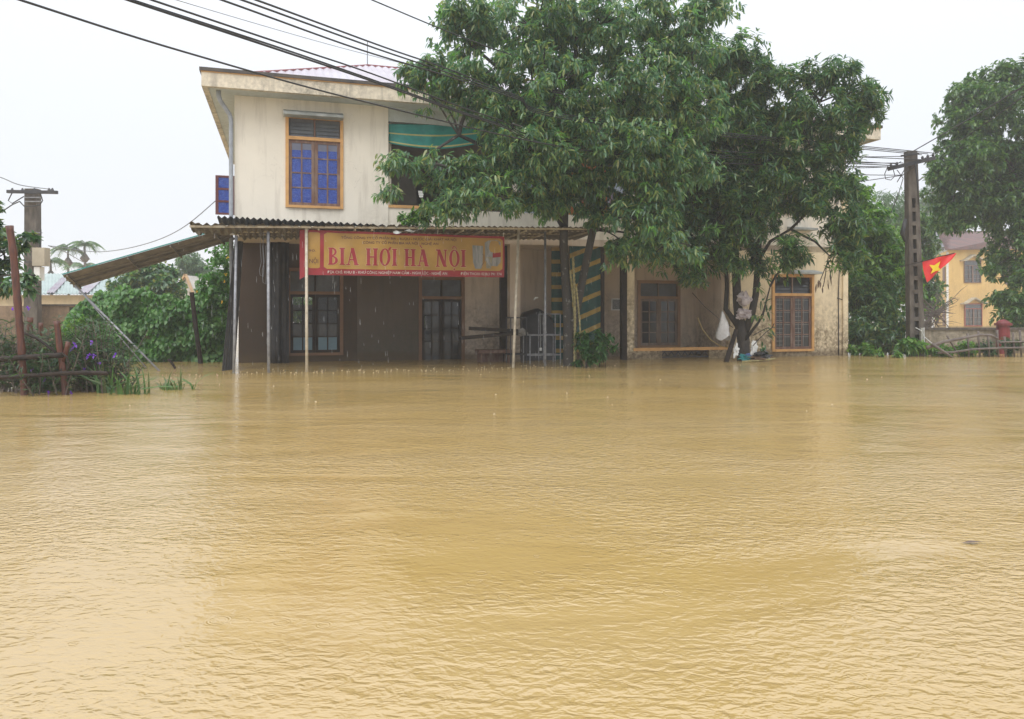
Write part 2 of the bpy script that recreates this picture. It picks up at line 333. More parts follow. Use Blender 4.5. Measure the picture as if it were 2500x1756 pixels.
# ------------------------------------------------------------------ foliage
def unit(a): return a/np.maximum(np.linalg.norm(a, axis=-1, keepdims=True), 1e-9)
def leaves(centers, axis, per, L, Wd, spread=0.9, droop=0.35, jit=0.05, detail=True, fold=0.18, rng=RNG, curl=0.15):
    """whorls of leaves: centers (N,3), axis (N,3) twig direction"""
    N = len(centers); c = np.repeat(centers, per, 0); a = np.repeat(unit(axis), per, 0); n_ = N*per
    r = unit(rng.normal(size=(n_, 3))); r = unit(r-(r*a).sum(1, keepdims=True)*a)
    d = unit(a*(1-spread*0.7)+r*spread*rng.uniform(0.6, 1.1, (n_, 1))+np.array([0, 0, -droop])*rng.uniform(0.3, 1.6, (n_, 1)))
    ln = L*rng.uniform(0.6, 1.15, (n_, 1)); wd = Wd*rng.uniform(0.75, 1.15, (n_, 1))
    b = c-a*rng.uniform(0, jit*2, (n_, 1))+rng.normal(size=(n_, 3))*jit*0.4
    s = np.cross(d, np.array([0, 0, 1.0])+rng.normal(size=(n_, 3))*0.35); s = unit(s); nn = np.cross(s, d)
    g = np.array([0, 0, -1.0])
    def at(t, side, lift=0): return b+d*ln*t+s*wd*side+nn*wd*lift+g*ln*curl*t*t
    if detail:
        V = np.stack([at(0, 0), at(0.30, 0.42, fold), at(0.32, 0), at(0.30, -0.42, fold), at(0.66, 0.36, fold), at(0.68, 0), at(0.66, -0.36, fold), at(1.0, 0)], 1)
        T = np.array([(0, 1, 2), (0, 2, 3), (1, 4, 5), (1, 5, 2), (2, 5, 6), (2, 6, 3), (4, 7, 5), (5, 7, 6)])
    else:
        V = np.stack([at(0, 0), at(0.45, 0.5, fold), at(1.0, 0), at(0.45, -0.5, fold)], 1); T = np.array([(0, 1, 2), (0, 2, 3)])
    k = V.shape[1]; Fc = (T[None]+(np.arange(n_)*k)[:, None, None]).reshape(-1, 3)
    return V.reshape(-1, 3), Fc
def blob_points(blobs, total, sub=0.45, per_sub=16, rng=RNG, flat=0.75):
    """blobs: (px,py,rx_px,ry_px,Y,depth m).  clumpy points + outward axes + clump centres"""
    wts = np.array([b[2]*b[3]*(b[4]/18)**2 for b in blobs], float); wts /= wts.sum()
    pts, axs, subs = [], [], []
    for b, wt in zip(blobs, wts):
        cx, cy, cz = W(b[0], b[1], b[4]); rx, rz, ry = b[2]*b[4]/F, b[3]*b[4]/F, b[5]
        ns = max(1, int(total*wt/per_sub))
        dr = unit(rng.normal(size=(ns, 3))); rr = rng.uniform(0, 1, (ns, 1))**(1/2.6)
        sc = dr*rr*np.array([rx, ry, rz])+np.array([cx, cy, cz])
        m_ = per_sub
        d2 = unit(rng.normal(size=(ns, m_, 3))); srad = sub*rng.uniform(0.35, 1.5, (ns, 1, 1))
        q = sc[:, None]+d2*srad*np.array([1, 1, flat])*rng.uniform(0.35, 1, (ns, m_, 1))
        ax = unit(d2+0.8*dr[:, None]+np.array([0, 0, 0.15]))
        pts.append(q.reshape(-1, 3)); axs.append(ax.reshape(-1, 3)); subs.append(sc)
    return np.concatenate(pts), np.concatenate(axs), np.concatenate(subs)
def limb(a, b, sag=0.15, n_=5, wob=0.08):
    a, b = np.array(a, float), np.array(b, float); o = []
    for i in range(n_+1):
        t = i/n_; q = a*(1-t)+b*t; q[2] += sag*math.sin(math.pi*t)*np.linalg.norm(b-a)*0.5
        if 0 < i < n_: q += RNG.normal(size=3)*wob*np.linalg.norm(b-a)*0.12
        o.append(tuple(q))
    return o
def tree(name, label, cat, base, stems, blobs, total, leafspec, mats, trunk_mat, group=None, sub=0.45, per_sub=16, twig=0.35, twig_r=0.012, young=0.0, young_mat=None, detail=True, anchors=None):
    """stems: list of (list of points, list of radii)"""
    root = thing(name, base, label, cat, group)
    for i, (pts, rs) in enumerate(stems):
        mb = MB(); mb.tube(pts, rs, 10); mb.build('trunk' if i == 0 else 'branch', trunk_mat, root, True)
    P_, A_, Sb = blob_points(blobs, total, sub, per_sub)
    anc = np.array(anchors if anchors is not None else [q for pts, _ in stems for q in pts[len(pts)//2:]])
    mb = MB(); lim = []
    for b_ in blobs:
        c_ = np.array(W(b_[0], b_[1], b_[4])); j = np.argmin(((anc-c_)**2).sum(1)+np.maximum(0, anc[:, 2]-c_[2])*2); pl = limb(anc[j], c_, 0.12); lim += pl
        mb.tube(pl, [0.05*(1-0.6*i/5)*max(0.5, min(1.6, b_[2]*b_[4]/F)) for i in range(6)], 6)
    lim = np.array(lim+[tuple(q) for q in anc])
    sel = Sb[RNG.uniform(size=len(Sb)) < twig]
    for s_ in sel:
        j = np.argmin(((lim-s_)**2).sum(1)); mb.tube(limb(lim[j], s_, 0.1, 3), [twig_r*1.6, twig_r*1.2, twig_r, twig_r*0.6], 4, False)
    stuff(mb.build('branches', trunk_mat, root))
    per, L, Wd, spread, droop = leafspec
    mask = RNG.uniform(size=len(P_)) < young
    if young:
        # young leaves sit on the outermost tips: pick whole whorls
        V, Fc = leaves(P_[mask]+A_[mask]*0.15, A_[mask], per, L*0.95, Wd, spread, droop*0.6, detail=detail); stuff(mesh_obj('young_leaves', V, Fc, young_mat, root))
    V, Fc = leaves(P_[~mask], A_[~mask], per, L, Wd, spread, droop, detail=detail)
    stuff(mesh_obj('crown', V, Fc, mats, root))
    return root

# ------------------------------------------------------------------ the setting: ground, water, haze
g = MB(); g.box(-500, 500, -60, 700, -1.6, -1.2); structure(g.build('ground', M('silt_bed', (0.18, 0.12, 0.06), 0.9)))
g = MB()
ys = [-60, -10, 0, 2, 4, 8, 12, 16, 20, 26, 40, 80, 200, 690]; xs = [-490, -100, -40, -20, -10, 0, 10, 20, 40, 100, 490]
g.v = [(x, y, 0.0) for y in ys for x in xs]
g.f = [(j*len(xs)+i, j*len(xs)+i+1, (j+1)*len(xs)+i+1, (j+1)*len(xs)+i) for j in range(len(ys)-1) for i in range(len(xs)-1)]; g.mi = [0]*len(g.f)
structure(g.build('water', m_water))
hz = MB(); hz.box(-520, 520, -70, 720, -2.6, 14.5)
hm = bpy.data.materials.new('rain_haze'); hm.use_nodes = True; hn = hm.node_tree.nodes; hl = hm.node_tree.links; hn.clear()
ho = hn.new('ShaderNodeOutputMaterial'); pv = hn.new('ShaderNodeVolumePrincipled'); pv.inputs['Density'].default_value = 0.0020; pv.inputs['Color'].default_value = (0.93, 0.96, 1.0, 1); pv.inputs['Anisotropy'].default_value = 0.2
hl.new(pv.outputs[0], ho.inputs['Volume'])
stuff(hz.build('haze', hm))

# ------------------------------------------------------------------ THE HOUSE
house = thing('house', (8.75, 4, 0), 'two storey cream house with a mauve tin roof and recessed flooded ground floor', 'house', frame='H')
UE = HU(2066, 0.0)                 # right end
V0, VR, VB = 0.0, 1.6, 8.2         # front plane, recessed veranda wall, rear
ZF, ZS = 3.30, 6.50                # first floor slab underside / soffit
UA = HU(948, 0); UB = HU(1782, 0)
def wall_holes(mb, u0, u1, z0, z1, v0, v1, holes):
    us = sorted({u0, u1, *[h[0] for h in holes], *[h[1] for h in holes]}); zs = sorted({z0, z1, *[h[2] for h in holes], *[h[3] for h in holes]})
    for a, b in zip(us, us[1:]):
        for c_, d in zip(zs, zs[1:]):
            mu, mz = (a+b)/2, (c_+d)/2
            if any(h[0] < mu < h[1] and h[2] < mz < h[3] for h in holes): continue
            mb.quad((a, v0, c_), (b, v0, c_), (b, v0, d), (a, v0, d)); mb.quad((b, v1, c_), (a, v1, c_), (a, v1, d), (b, v1, d))
    for h in holes+[(u0, u1, z0, z1)]:
        a, b, c_, d = h
        mb.quad((a, v0, c_), (a, v1, c_), (a, v1, d), (a, v0, d)); mb.quad((b, v1, c_), (b, v0, c_), (b, v0, d), (b, v1, d))
        mb.quad((a, v0, c_), (b, v0, c_), (b, v1, c_), (a, v1, c_)); mb.quad((a, v1, d), (b, v1, d), (b, v0, d), (a, v0, d))
def rect(x0, x1, y0, y1, v, pxz=None):
    pm = pxz or (x0+x1)/2
    return (HU(x0, v), HU(x1, v), HZ(pm, y1, v), HZ(pm, y0, v))
winA = rect(697, 838, 284, 509, 0)
winA = (winA[0], winA[1], winA[2], winA[3])
winG1 = rect(700, 838, 655, 868, VR); doorG = rect(1022, 1134, 676, 905, VR); winM = rect(1556, 1660, 685, 849, VR)
winB = rect(1884, 1986, 670, 858, 0)
sh = lambda r, d: (r[0]+d, r[1]-d, r[2]+d, r[3]-d)
# upper front wall of the left bay
mb = MB('H'); wall_holes(mb, 0, UA, ZF, ZS, 0, 0.2, [sh(winA, 0.06)]); mb.build('wall', m_wall_up, house)
# gallery (middle, upper): parapet, lintel, columns, back wall
gz0 = HZ(952, 507, 0.03); gz1 = HZ(952, 297, 0.03)
mb = MB('H'); mb.box(UA, UB, 0.03, 0.2, ZF, gz0); mb.build('parapet', m_wall_up, house)
mb = MB('H'); mb.box(UA, UA+9.0*0+HU(1100, 0)-UA, 0.0, 0.23, gz0, gz0+0.07); mb.build('sill', m_orange, house)
mb = MB('H'); mb.box(UA, UB, 0.03, 0.25, gz1, ZS); mb.build('lintel', m_soffit, house)  # blue-grey paints the eave shade into this wall's colour
for px in (1268, 1540):
    mb = MB('H'); u = HU(px, 0.03); mb.box(u-0.12, u+0.12, 0.05, 0.28, gz0, gz1); mb.build('column', m_wall_up, house)
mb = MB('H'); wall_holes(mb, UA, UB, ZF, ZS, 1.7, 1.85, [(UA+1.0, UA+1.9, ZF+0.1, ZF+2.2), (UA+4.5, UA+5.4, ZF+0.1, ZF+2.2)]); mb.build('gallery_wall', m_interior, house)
# right bay
mb = MB('H')
mb.cm = 0; wall_holes(mb, UB, UE, -1.2, 3.28, 0, 0.2, [sh(winB, 0.06)])
mb.cm = 1; upB = rect(1850, 1950, 372, 520, 0); wall_holes(mb, UB, UE, 3.28, ZS, 0, 0.2, [sh(upB, 0.06)]); mb.build('wall', [m_wall_right, m_wall_up], house)
mb = MB('H'); mb.box(UE-0.16, UE+0.02, -0.06, 0.0, -1.2, 5.2); mb.build('pilaster', m_wall_right, house)
# side walls, back wall, inner partitions, floor slab
shut = (0.9, 2.0, ZF+0.95, ZF+2.0)
mb = MB('H')
mb.box(0.0, 0.2, 0.2, shut[0], ZF, ZS); mb.box(0.0, 0.2, shut[1], VB, ZF, ZS); mb.box(0, 0.2, shut[0], shut[1], ZF, shut[2]); mb.box(0, 0.2, shut[0], shut[1], shut[3], ZS)
mb.build('side_wall', m_wall_up, house)
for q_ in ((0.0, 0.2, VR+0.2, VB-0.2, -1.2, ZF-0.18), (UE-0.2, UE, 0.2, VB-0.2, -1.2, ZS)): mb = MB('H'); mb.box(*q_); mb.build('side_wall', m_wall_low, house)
rear_o, rear_hole = None, []
def rearrect(x0, x1, y0, y1): r = rect(x0, x1, y0, y1, VB-0.2); return r
rear_hole = [rearrect(716, 765, 712, 744), rearrect(708, 737, 758, 800), rearrect(1027, 1040, 755, 800)]
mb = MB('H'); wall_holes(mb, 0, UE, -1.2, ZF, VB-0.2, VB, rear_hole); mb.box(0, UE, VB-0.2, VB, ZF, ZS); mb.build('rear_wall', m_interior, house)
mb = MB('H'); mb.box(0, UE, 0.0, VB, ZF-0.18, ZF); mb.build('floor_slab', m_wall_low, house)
for u in (UA+0.0, UB-0.1):
    mb = MB('H'); mb.box(u, u+0.1, 0.2, VB-0.2, ZF+0.01, ZS-0.01); mb.build('partition', m_wall_up, house)
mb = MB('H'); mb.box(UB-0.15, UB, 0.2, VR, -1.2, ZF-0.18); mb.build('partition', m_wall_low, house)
# recessed ground floor wall
US = HU(1236, VR)
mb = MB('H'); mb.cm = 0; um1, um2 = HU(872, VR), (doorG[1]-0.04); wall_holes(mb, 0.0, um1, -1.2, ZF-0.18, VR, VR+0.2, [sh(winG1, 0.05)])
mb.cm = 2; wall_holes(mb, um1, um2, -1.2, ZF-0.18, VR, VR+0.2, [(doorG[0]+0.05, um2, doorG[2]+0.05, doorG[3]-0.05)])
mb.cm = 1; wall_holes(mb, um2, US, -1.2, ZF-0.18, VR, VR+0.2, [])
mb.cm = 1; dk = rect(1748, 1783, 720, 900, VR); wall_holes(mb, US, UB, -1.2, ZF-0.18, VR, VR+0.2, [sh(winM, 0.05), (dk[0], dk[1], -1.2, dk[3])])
mb.build('veranda_wall', [m_wall_shade, m_wall_low, plaster('grey_brown_plaster', (0.125, 0.10, 0.08), (0.09, 0.08, 0.065), (0.09, 0.085, 0.06), 1.6, 0.8)], house)  # left and middle plasters carry painted porch shade in their colour
# columns of the veranda
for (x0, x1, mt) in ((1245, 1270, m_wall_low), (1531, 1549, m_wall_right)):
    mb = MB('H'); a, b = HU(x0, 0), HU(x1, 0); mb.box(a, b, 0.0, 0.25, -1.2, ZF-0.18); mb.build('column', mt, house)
# low wall between column and right bay with steel lattice
zl = HZ(1650, 850, 0); zl2 = HZ(1650, 856, 0)
a, b, c_, d = HU(1549, 0), HU(1617, 0), HU(1732, 0), HU(1780, 0)
for (q0, q1) in ((a, b), (c_, d)): mb = MB('H'); mb.box(q0, q1, 0.02, 0.2, -1.2, zl2); mb.build('low_wall', m_wall_right, house)
mb = MB('H'); mb.box(a-0.03, d, -0.02, 0.26, zl2, zl+0.01); mb.build('coping', m_orange, house)
mb = MB('H'); zb = 0.03
mb.box(b, c_, 0.06, 0.09, zb, zb+0.03); mb.box(b, c_, 0.06, 0.09, zl2-0.035, zl2-0.003)
k = 7; st = (c_-b)/k
for i in range(k):
    mb.beam((b+i*st+0.01, 0.075, zb+0.03), (b+(i+0.5)*st, 0.075, zl2-0.035), 0.02); mb.beam((b+(i+0.5)*st, 0.075, zl2-0.035), (b+(i+1)*st-0.01, 0.075, zb+0.03), 0.02)
mb.build('lattice', m_iron, house)
# wall plaque
pu = rect(1492, 1526, 729, 758, VR)
mb = MB('H'); mb.cm = 0; mb.box(pu[0], pu[1], VR-0.03, VR-0.002, pu[2], pu[3]); mb.cm = 1; mb.box(pu[0]+0.03, pu[1]-0.03, VR-0.04, VR-0.031, pu[2]+0.03, pu[3]-0.03)
mb.build('plaque', [m_white, M('slate_plaque', (0.06, 0.065, 0.075), 0.4, (0.22, 0.22, 0.22), 30)], house)

# eaves slab with fascia, soffit and black cap
OV = 0.66
mb = MB('H'); mb.box(-OV, UE+OV, -OV, VB+OV, ZS, ZS+0.03); mb.build('soffit', m_soffit, house)
mb = MB('H'); e0, e1, f0, f1 = -OV, UE+OV, -OV, VB+OV
for (a, b, c_, d) in ((e0, e1, f0, f0+0.12), (e0, e1, f1-0.12, f1), (e0, e0+0.12, f0+0.12, f1-0.12), (e1-0.12, e1, f0+0.12, f1-0.12)): mb.box(a-0.01 if a == e0 else a, b+0.01 if b == e1 else b, c_-0.01 if c_ == f0 else c_, d, ZS-0.02, ZS+0.30)
mb.build('fascia', m_fascia, house)
mb = MB('H')
for (a, b, c_, d) in ((e0-0.05, e1+0.05, f0-0.05, f0+0.16), (e0-0.05, e1+0.05, f1-0.16, f1+0.05), (e0-0.05, e0+0.16, f0+0.16, f1-0.16), (e1-0.16, e1+0.05, f0+0.16, f1-0.16)): mb.box(a, b, c_, d, ZS+0.32, ZS+0.40)
mb.build('cap', m_black_cap, house)
mb = MB('H')
for (a, b, c_, d) in ((e0-0.02, e1+0.02, f0-0.03, f0+0.13), (e0-0.02, e0+0.13, f0+0.13, f1-0.16)): mb.box(a, b, c_, d, ZS+0.30, ZS+0.32)
mb.build('fascia_trim', m_orange, house)
# hipped tin roof
pk = H(897, 160, 4.1); RZ = pk[2]; RU = pk[0]; rb = ZS+0.34; EU0, EU1, EV0, EV1 = -0.2, UE+0.2, -0.45, VB+0.3
RU2 = UE-RU
def roof_face(pa, pb, pc, pd, ridge_axis, waves):      # clip handled by making trapezoid strips
    mb = MB('H'); nn_ = waves*4
    for j in range(2):
        pass
    vs = []
    for i in range(nn_+1):
        s_ = i/nn_; lo_ = Vector(pa).lerp(Vector(pb), s_); vs.append(lo_)
    return vs
def hip_face(e_a, e_b, r_a, r_b, pitch, name, mat):
    """eave e_a->e_b, ridge r_a->r_b; ribs run straight up the slope"""
    e_a, e_b, r_a, r_b = map(Vector, (e_a, e_b, r_a, r_b)); L_ = (e_b-e_a).length; ed = (e_b-e_a)/L_
    sa, sb = (r_a-e_a).dot(ed), (r_b-e_a).dot(ed)
    full = (r_a-e_a)-ed*sa; n_ = int(L_/pitch)*4; mb = MB('H'); up = Vector((0, 0, 1))
    for i in range(n_+1):
        s_ = L_*i/n_; t = 1.0 if sa <= s_ <= sb else (s_/sa if s_ < sa else (L_-s_)/(L_-sb)); t = max(t, 0.001)
        base = e_a+ed*s_; rip = 0.022*math.sin(i*math.pi/2)
        mb.v.append(tuple(base+up*rip)); mb.v.append(tuple(base+full*t+up*rip))
        mb.v.append(tuple(base+up*(rip-0.02))); mb.v.append(tuple(base+full*t+up*(rip-0.02)))
    for i in range(n_):
        a = i*4; mb.f.append((a, a+4, a+5, a+1)); mb.mi.append(0); mb.f.append((a+2, a+3, a+7, a+6)); mb.mi.append(1)
        mb.f.append((a+1, a+5, a+7, a+3)); mb.mi.append(1); mb.f.append((a, a+2, a+6, a+4)); mb.mi.append(1)
    return mb.build(name, [mat, m_tin_red], house)
A1, A2, A3, A4 = (EU0, EV0, rb), (EU1, EV0, rb), (EU1, EV1, rb), (EU0, EV1, rb); R1, R2 = (RU, 4.1, RZ), (RU2, 4.1, RZ)
hip_face(A1, A2, R1, R2, 0.2, 'roof', m_tin_pink); hip_face(A2, A3, R2, R2, 0.2, 'roof', m_tin_pink); hip_face(A3, A4, R2, R1, 0.2, 'roof', m_tin_pink); hip_face(A4, A1, R1, R1, 0.2, 'roof', m_tin_pink)
mb = MB('H'); mb.tube([A1, R1], 0.035, 6); mb.tube([A2, R2], 0.035, 6); mb.tube([R1, R2], 0.04, 6); mb.build('ridge_cap', m_tin_red, house)
mb = MB('H'); mb.tube([(RU, 4.1, RZ), (RU, 4.1, HZ(897, 103, 4.1))], 0.014, 6); mb.build('lightning_rod', m_grey_cable, house)

# windows: surround > casements, panes, louvres, grille
def window(r, v, name='window', sur=m_orange, fr=m_wood_old, pane=m_darkglass, trans=0.22, rows=4, louv=m_louvre, grille=False, toppane=None, clear=(), bottom=True, sw=0.09, panes_map=None):
    u0, u1, z0, z1 = r; zt = z1-(z1-z0)*trans
    mb = MB('H'); f0, f1 = v-0.04, v+0.16
    mb.box(u0, u0+sw, f0, f1, z0, z1); mb.box(u1-sw, u1, f0, f1, z0, z1); mb.box(u0+sw, u1-sw, f0, f1, z1-sw, z1); mb.box(u0+sw, u1-sw, f0, f1, zt-0.05, zt+0.03)
    if bottom: mb.box(u0+sw, u1-sw, f0-0.02, f1, z0, z0+sw*0.8)
    win = mb.build(name, sur, house)
    a, b = u0+sw, u1-sw; m_ = (a+b)/2
    # transom louvres
    tz0, tz1 = zt+0.03, z1-sw
    mb = MB('H'); mb.box(m_-0.02, m_+0.02, v+0.02, v+0.08, tz0, tz1); mb.build('mullion', fr, win)
    nl = max(3, int((tz1-tz0)/0.09))
    for (x0, x1) in ((a, m_-0.02), (m_+0.02, b)):
        for i in range(nl):
            zc = tz0+(i+0.5)*(tz1-tz0)/nl; hh_ = (tz1-tz0)/nl*0.56
            mb = MB('H'); mb.hexa([(x0+0.01, v+0.03, zc-hh_), (x1-0.01, v+0.03, zc-hh_), (x1-0.01, v+0.036, zc-hh_), (x0+0.01, v+0.036, zc-hh_)], [(x0+0.01, v+0.07, zc+hh_), (x1-0.01, v+0.07, zc+hh_), (x1-0.01, v+0.076, zc+hh_), (x0+0.01, v+0.076, zc+hh_)])
            mb.build('louvre', louv, win)
    # casements
    cz0, cz1 = (z0+sw*0.8 if bottom else z0), zt-0.05
    for ci, (x0, x1) in enumerate(((a, m_-0.003), (m_+0.003, b))):
        st_ = 0.075; mb = MB('H'); g0, g1 = v+0.0, v+0.045
        mb.box(x0, x0+st_, g0, g1, cz0, cz1); mb.box(x1-st_, x1, g0, g1, cz0, cz1); mb.box(x0+st_, x1-st_, g0, g1, cz0, cz0+st_); mb.box(x0+st_, x1-st_, g0, g1, cz1-st_, cz1)
        mc = (x0+x1)/2; mb.box(mc-0.018, mc+0.018, g0+0.004, g1-0.004, cz0+st_, cz1-st_)
        for rr_ in range(1, rows):
            zc = cz0+st_+(cz1-cz0-2*st_)*rr_/rows
            for (s0, s1) in ((x0+st_, mc-0.018), (mc+0.018, x1-st_)): mb.box(s0, s1, g0+0.004, g1-0.004, zc-0.016, zc+0.016)
        mb.build('casement', fr, win)
        for rr_ in range(rows):
            for cc, (s0, s1) in enumerate(((x0+st_, mc-0.018), (mc+0.018, x1-st_))):
                zc0 = cz0+st_+(cz1-cz0-2*st_)*rr_/rows; zc1 = cz0+st_+(cz1-cz0-2*st_)*(rr_+1)/rows
                pm_ = (panes_map or {}).get((ci, cc, rr_), pane)
                mb = MB('H')
                if toppane and rr_ == rows-1:
                    q = zc0+(zc1-zc0)*(0.52+0.04*cc); mb.cm = 0; mb.box(s0-0.004, s1+0.004, v+0.018, v+0.024, zc0-0.004, q); mb.cm = 1; mb.box(s0-0.004, s1+0.004, v+0.018, v+0.024, q, zc1+0.004); mb.build('pane', [pm_, toppane], win)
                else: mb.box(s0-0.004, s1+0.004, v+0.018, v+0.024, zc0-0.004, zc1+0.004); mb.build('pane', pm_, win)
    if grille:
        mb = MB('H'); vv = v+0.014
        for (x0, x1) in ((a+0.08, m_-0.08), (m_+0.08, b-0.08)):
            for i in range(1, 13):
                zc = cz0+(cz1-cz0)*i/13; mb.beam((x0, vv, zc), (x0+(x1-x0)*(0.55 if i % 3 else 1), vv, zc), 0.009)
            for fx in (0.25, 0.62): mb.beam((x0+(x1-x0)*fx, vv, cz0+0.08), (x0+(x1-x0)*fx, vv, cz1-0.08), 0.009)
        mb.build('grille', M('pale_grille', (0.34, 0.33, 0.31), 0.5), win)
    return win
window(winA, 0, pane=m_bluefilm, trans=0.245, toppane=M('grey_upper_pane', (0.15, 0.16, 0.22), 0.3), sw=0.075)
window(winB, 0, pane=m_darkglass, trans=0.26, grille=True, louv=m_darkglass, sw=0.085)
window(upB, 0, pane=m_darkglass, trans=0.22)
window(winM, VR, fr=m_wood_pale, pane=m_darkglass, trans=0.25, sur=M('faded_orange_surround', (0.36, 0.22, 0.13), 0.7))
pmap = {}
for ci in (0, 1):
    for cc in (0, 1):
        pmap[(ci, cc, 0)] = m_bluepane
        for rr_ in (2, 3): pmap[(ci, cc, rr_)] = m_clear
m_brownframe = M('brown_surround', (0.22, 0.12, 0.065), 0.7)
window(winG1, VR, fr=m_dark_wood, pane=m_darkglass, sur=m_brownframe, trans=0.28, panes_map=pmap)
dmap = {(0, 0, 3): m_clear, (0, 0, 2): m_clear}
window(doorG, VR, 'door', fr=m_dark_wood, pane=m_darkglass, sur=m_brownframe, trans=0.22, rows=5, bottom=False, panes_map=dmap)
# window hoods
for (x0, x1, y0, y1, v, mt) in ((692, 838, 268, 285, 0, m_concrete), (1935, 2003, 660, 669, 0, m_concrete), (1935, 1992, 554, 562, 0, m_white)):
    r = rect(x0, x1, y0, y1, -0.25); mb = MB('H'); mb.hexa([(r[0], -0.35, r[2]), (r[1], -0.35, r[2]), (r[1], 0, r[2]), (r[0], 0, r[2])], [(r[0], -0.35, r[2]+0.06), (r[1], -0.35, r[2]+0.06), (r[1], 0, r[3]+0.02), (r[0], 0, r[3]+0.02)])
    mb.build('window_hood', M('pale_concrete', (0.42, 0.44, 0.43), 0.8, (0.24, 0.26, 0.25), 3, 0.3), house)
# open side shutter with blue panes
mb = MB('H'); s0, s1, z0, z1, vv = -0.50, -0.02, HZ(560, 526, 1.0), HZ(560, 431, 1.0), 0.9
mb.box(s0, s0+0.07, vv, vv+0.04, z0, z1); mb.box(s1-0.07, s1, vv, vv+0.04, z0, z1)
for i in range(4): zc = z0+(z1-z0-0.05)*i/3; mb.box(s0+0.07, s1-0.07, vv, vv+0.04, zc, zc+0.05)
shu = mb.build('shutter', M('maroon_frame', (0.13, 0.03, 0.03), 0.5), house)
for i in range(3):
    mb = MB('H'); zc = z0+(z1-z0-0.05)*i/3; mb.box(s0+0.066, s1-0.066, vv+0.015, vv+0.022, zc+0.046, zc+(z1-z0-0.05)/3+0.004); mb.build('pane', m_bluefilm, shu)
# downpipes
def q3(px, py, v): return H(px, py, v)
mb = MB('H'); mb.tube([(-0.33, -0.3, ZS), (-0.33, -0.3, ZS-0.12), (-0.30, -0.27, ZS-0.22), (-0.10, -0.08, ZS-0.50), (-0.07, -0.06, ZS-0.62), (-0.07, -0.06, 3.0), (-0.04, -0.06, 1.5), (-0.07, -0.06, -1.0)], 0.052, 10); mb.build('downpipe', m_pvc, house, True)
mb = MB('H'); u = HU(2046, -0.1); mb.tube([(u, -0.06, ZS), (u, -0.06, 4.6)], 0.055, 10); mb.build('downpipe', m_pvc, house, True)
mb = MB('H'); u = HU(2052, -0.1); mb.tube([(u, -0.07, 3.0), (u-0.01, -0.02, 1.8), (u, -0.02, 1.0), (u+0.005, -0.02, -0.5)], 0.014, 6); mb.tube([(u-0.06, -0.03, 1.75), (u+0.12, -0.03, 1.70)], 0.014, 5); mb.build('conduit', m_iron, house)

# ------------------------------------------------------------------ things in the upper gallery
def curtain(frame, x0, x1, y0, y1, v, cols, mats, name, label, cat, rows=20, wav=0.05, skew=0.0, sagb=0.0, n_=16, group=None, stripe=None, x0b=None, x1b=None):
    x0b = x0 if x0b is None else x0b; x1b = x1 if x1b is None else x1b
    mb = MB(frame)
    for j in range(rows+1):
        t = j/rows
        for i in range(n_+1):
            s_ = i/n_; xa = x0*(1-t)+x0b*t; xb = x1*(1-t)+x1b*t
            px = xa+(xb-xa)*s_; py = y0+(y1-y0)*t+sagb*t*math.sin(math.pi*s_)
            q = H(px, py, v+wav*math.sin(s_*9+t*2.3)+wav*0.5*math.sin(s_*23+t)); mb.v.append(q)
    for j in range(rows):
        for i in range(n_):
            a = j*(n_+1)+i; mb.f.append((a, a+1, a+n_+2, a+n_+1))
            ph = (j+skew*i)/rows
            mb.mi.append(stripe(ph, i/n_, j/rows) if stripe else 0)
    o = mb.build(name, mats, None, True); tag(o, label, cat, group)
    md = o.modifiers.new('t', 'SOLIDIFY'); md.thickness = 0.006
    return o
curtain('H', 949, 1175, 303, 350, 0.10, None, [m_teal_tarp, m_paleyellow], 'rolled_tarp', 'teal tarp with pale yellow stripes rolled up in the upper gallery opening', 'tarp', rows=16, sagb=14, n_=24, wav=0.03,
        stripe=lambda ph, s_, t: 1 if (0.42 < t < 0.50 or 0.84 < t < 0.93) else 0)
mb = MB('H'); mb.tube([H(949, 297, 0.05), H(1200, 312, 0.05)], 0.02, 6); mb.tube([H(953, 350, 0.06), H(950, 372, 0.06), H(945, 392, 0.06)], 0.006, 4); tag(mb.build('tarp_rail', m_dark_wood), 'dark rail with hanging cord above the teal tarp', 'rail')
curtain('H', 1290, 1482, 398, 548, 0.24, None, [m_orange_sheet], 'orange_sheet', 'orange sheet hung across the upper gallery behind the big tree', 'sheet', rows=6, wav=0.05)
for i, (x0, x1, y0, y1, mt, lb) in enumerate(((1262, 1330, 440, 548, m_paleblue, 'pale blue cloth hanging at the left end of the orange sheet'), (1484, 1522, 432, 520, m_paleblue, 'pale blue cloth hanging right of the orange sheet'),
        (1488, 1512, 470, 510, m_lilac, 'lilac cloth hanging over the pale blue cloth'), (1395, 1415, 480, 505, m_white, 'small white cloth hung over the orange sheet'),
        (1664, 1684, 478, 500, m_redcloth, 'red cloth hanging in the gallery behind the right tree'), (1690, 1715, 480, 512, M('mauve_cloth', (0.35, 0.28, 0.38), 0.7), 'mauve grey cloth hanging in the gallery behind the right tree'))):
    curtain('H', x0, x1, y0, y1, 0.14-0.03*(i % 3), None, [mt], 'hanging_cloth', lb, 'cloth', rows=4, n_=8, wav=0.02, group='washing in the upper gallery')
mb = MB('H'); mb.tube([H(1272, 430, 0.1), H(1790, 470, 0.1)], 0.006, 4); tag(mb.build('washing_line', m_black_cable), 'washing line strung along the upper gallery', 'line')
mb = MB('H')
for i in range(3):
    a = H(1021+1.2*i, 466+5.5*i, -0.02); b = H(1035-i, 466+5*i, -0.02); mb.box(a[0], b[0], -0.02, -0.005, a[2]-0.05, a[2])
tag(mb.build('paper_notice', m_white), 'white folded paper standing in the upper gallery opening', 'paper')

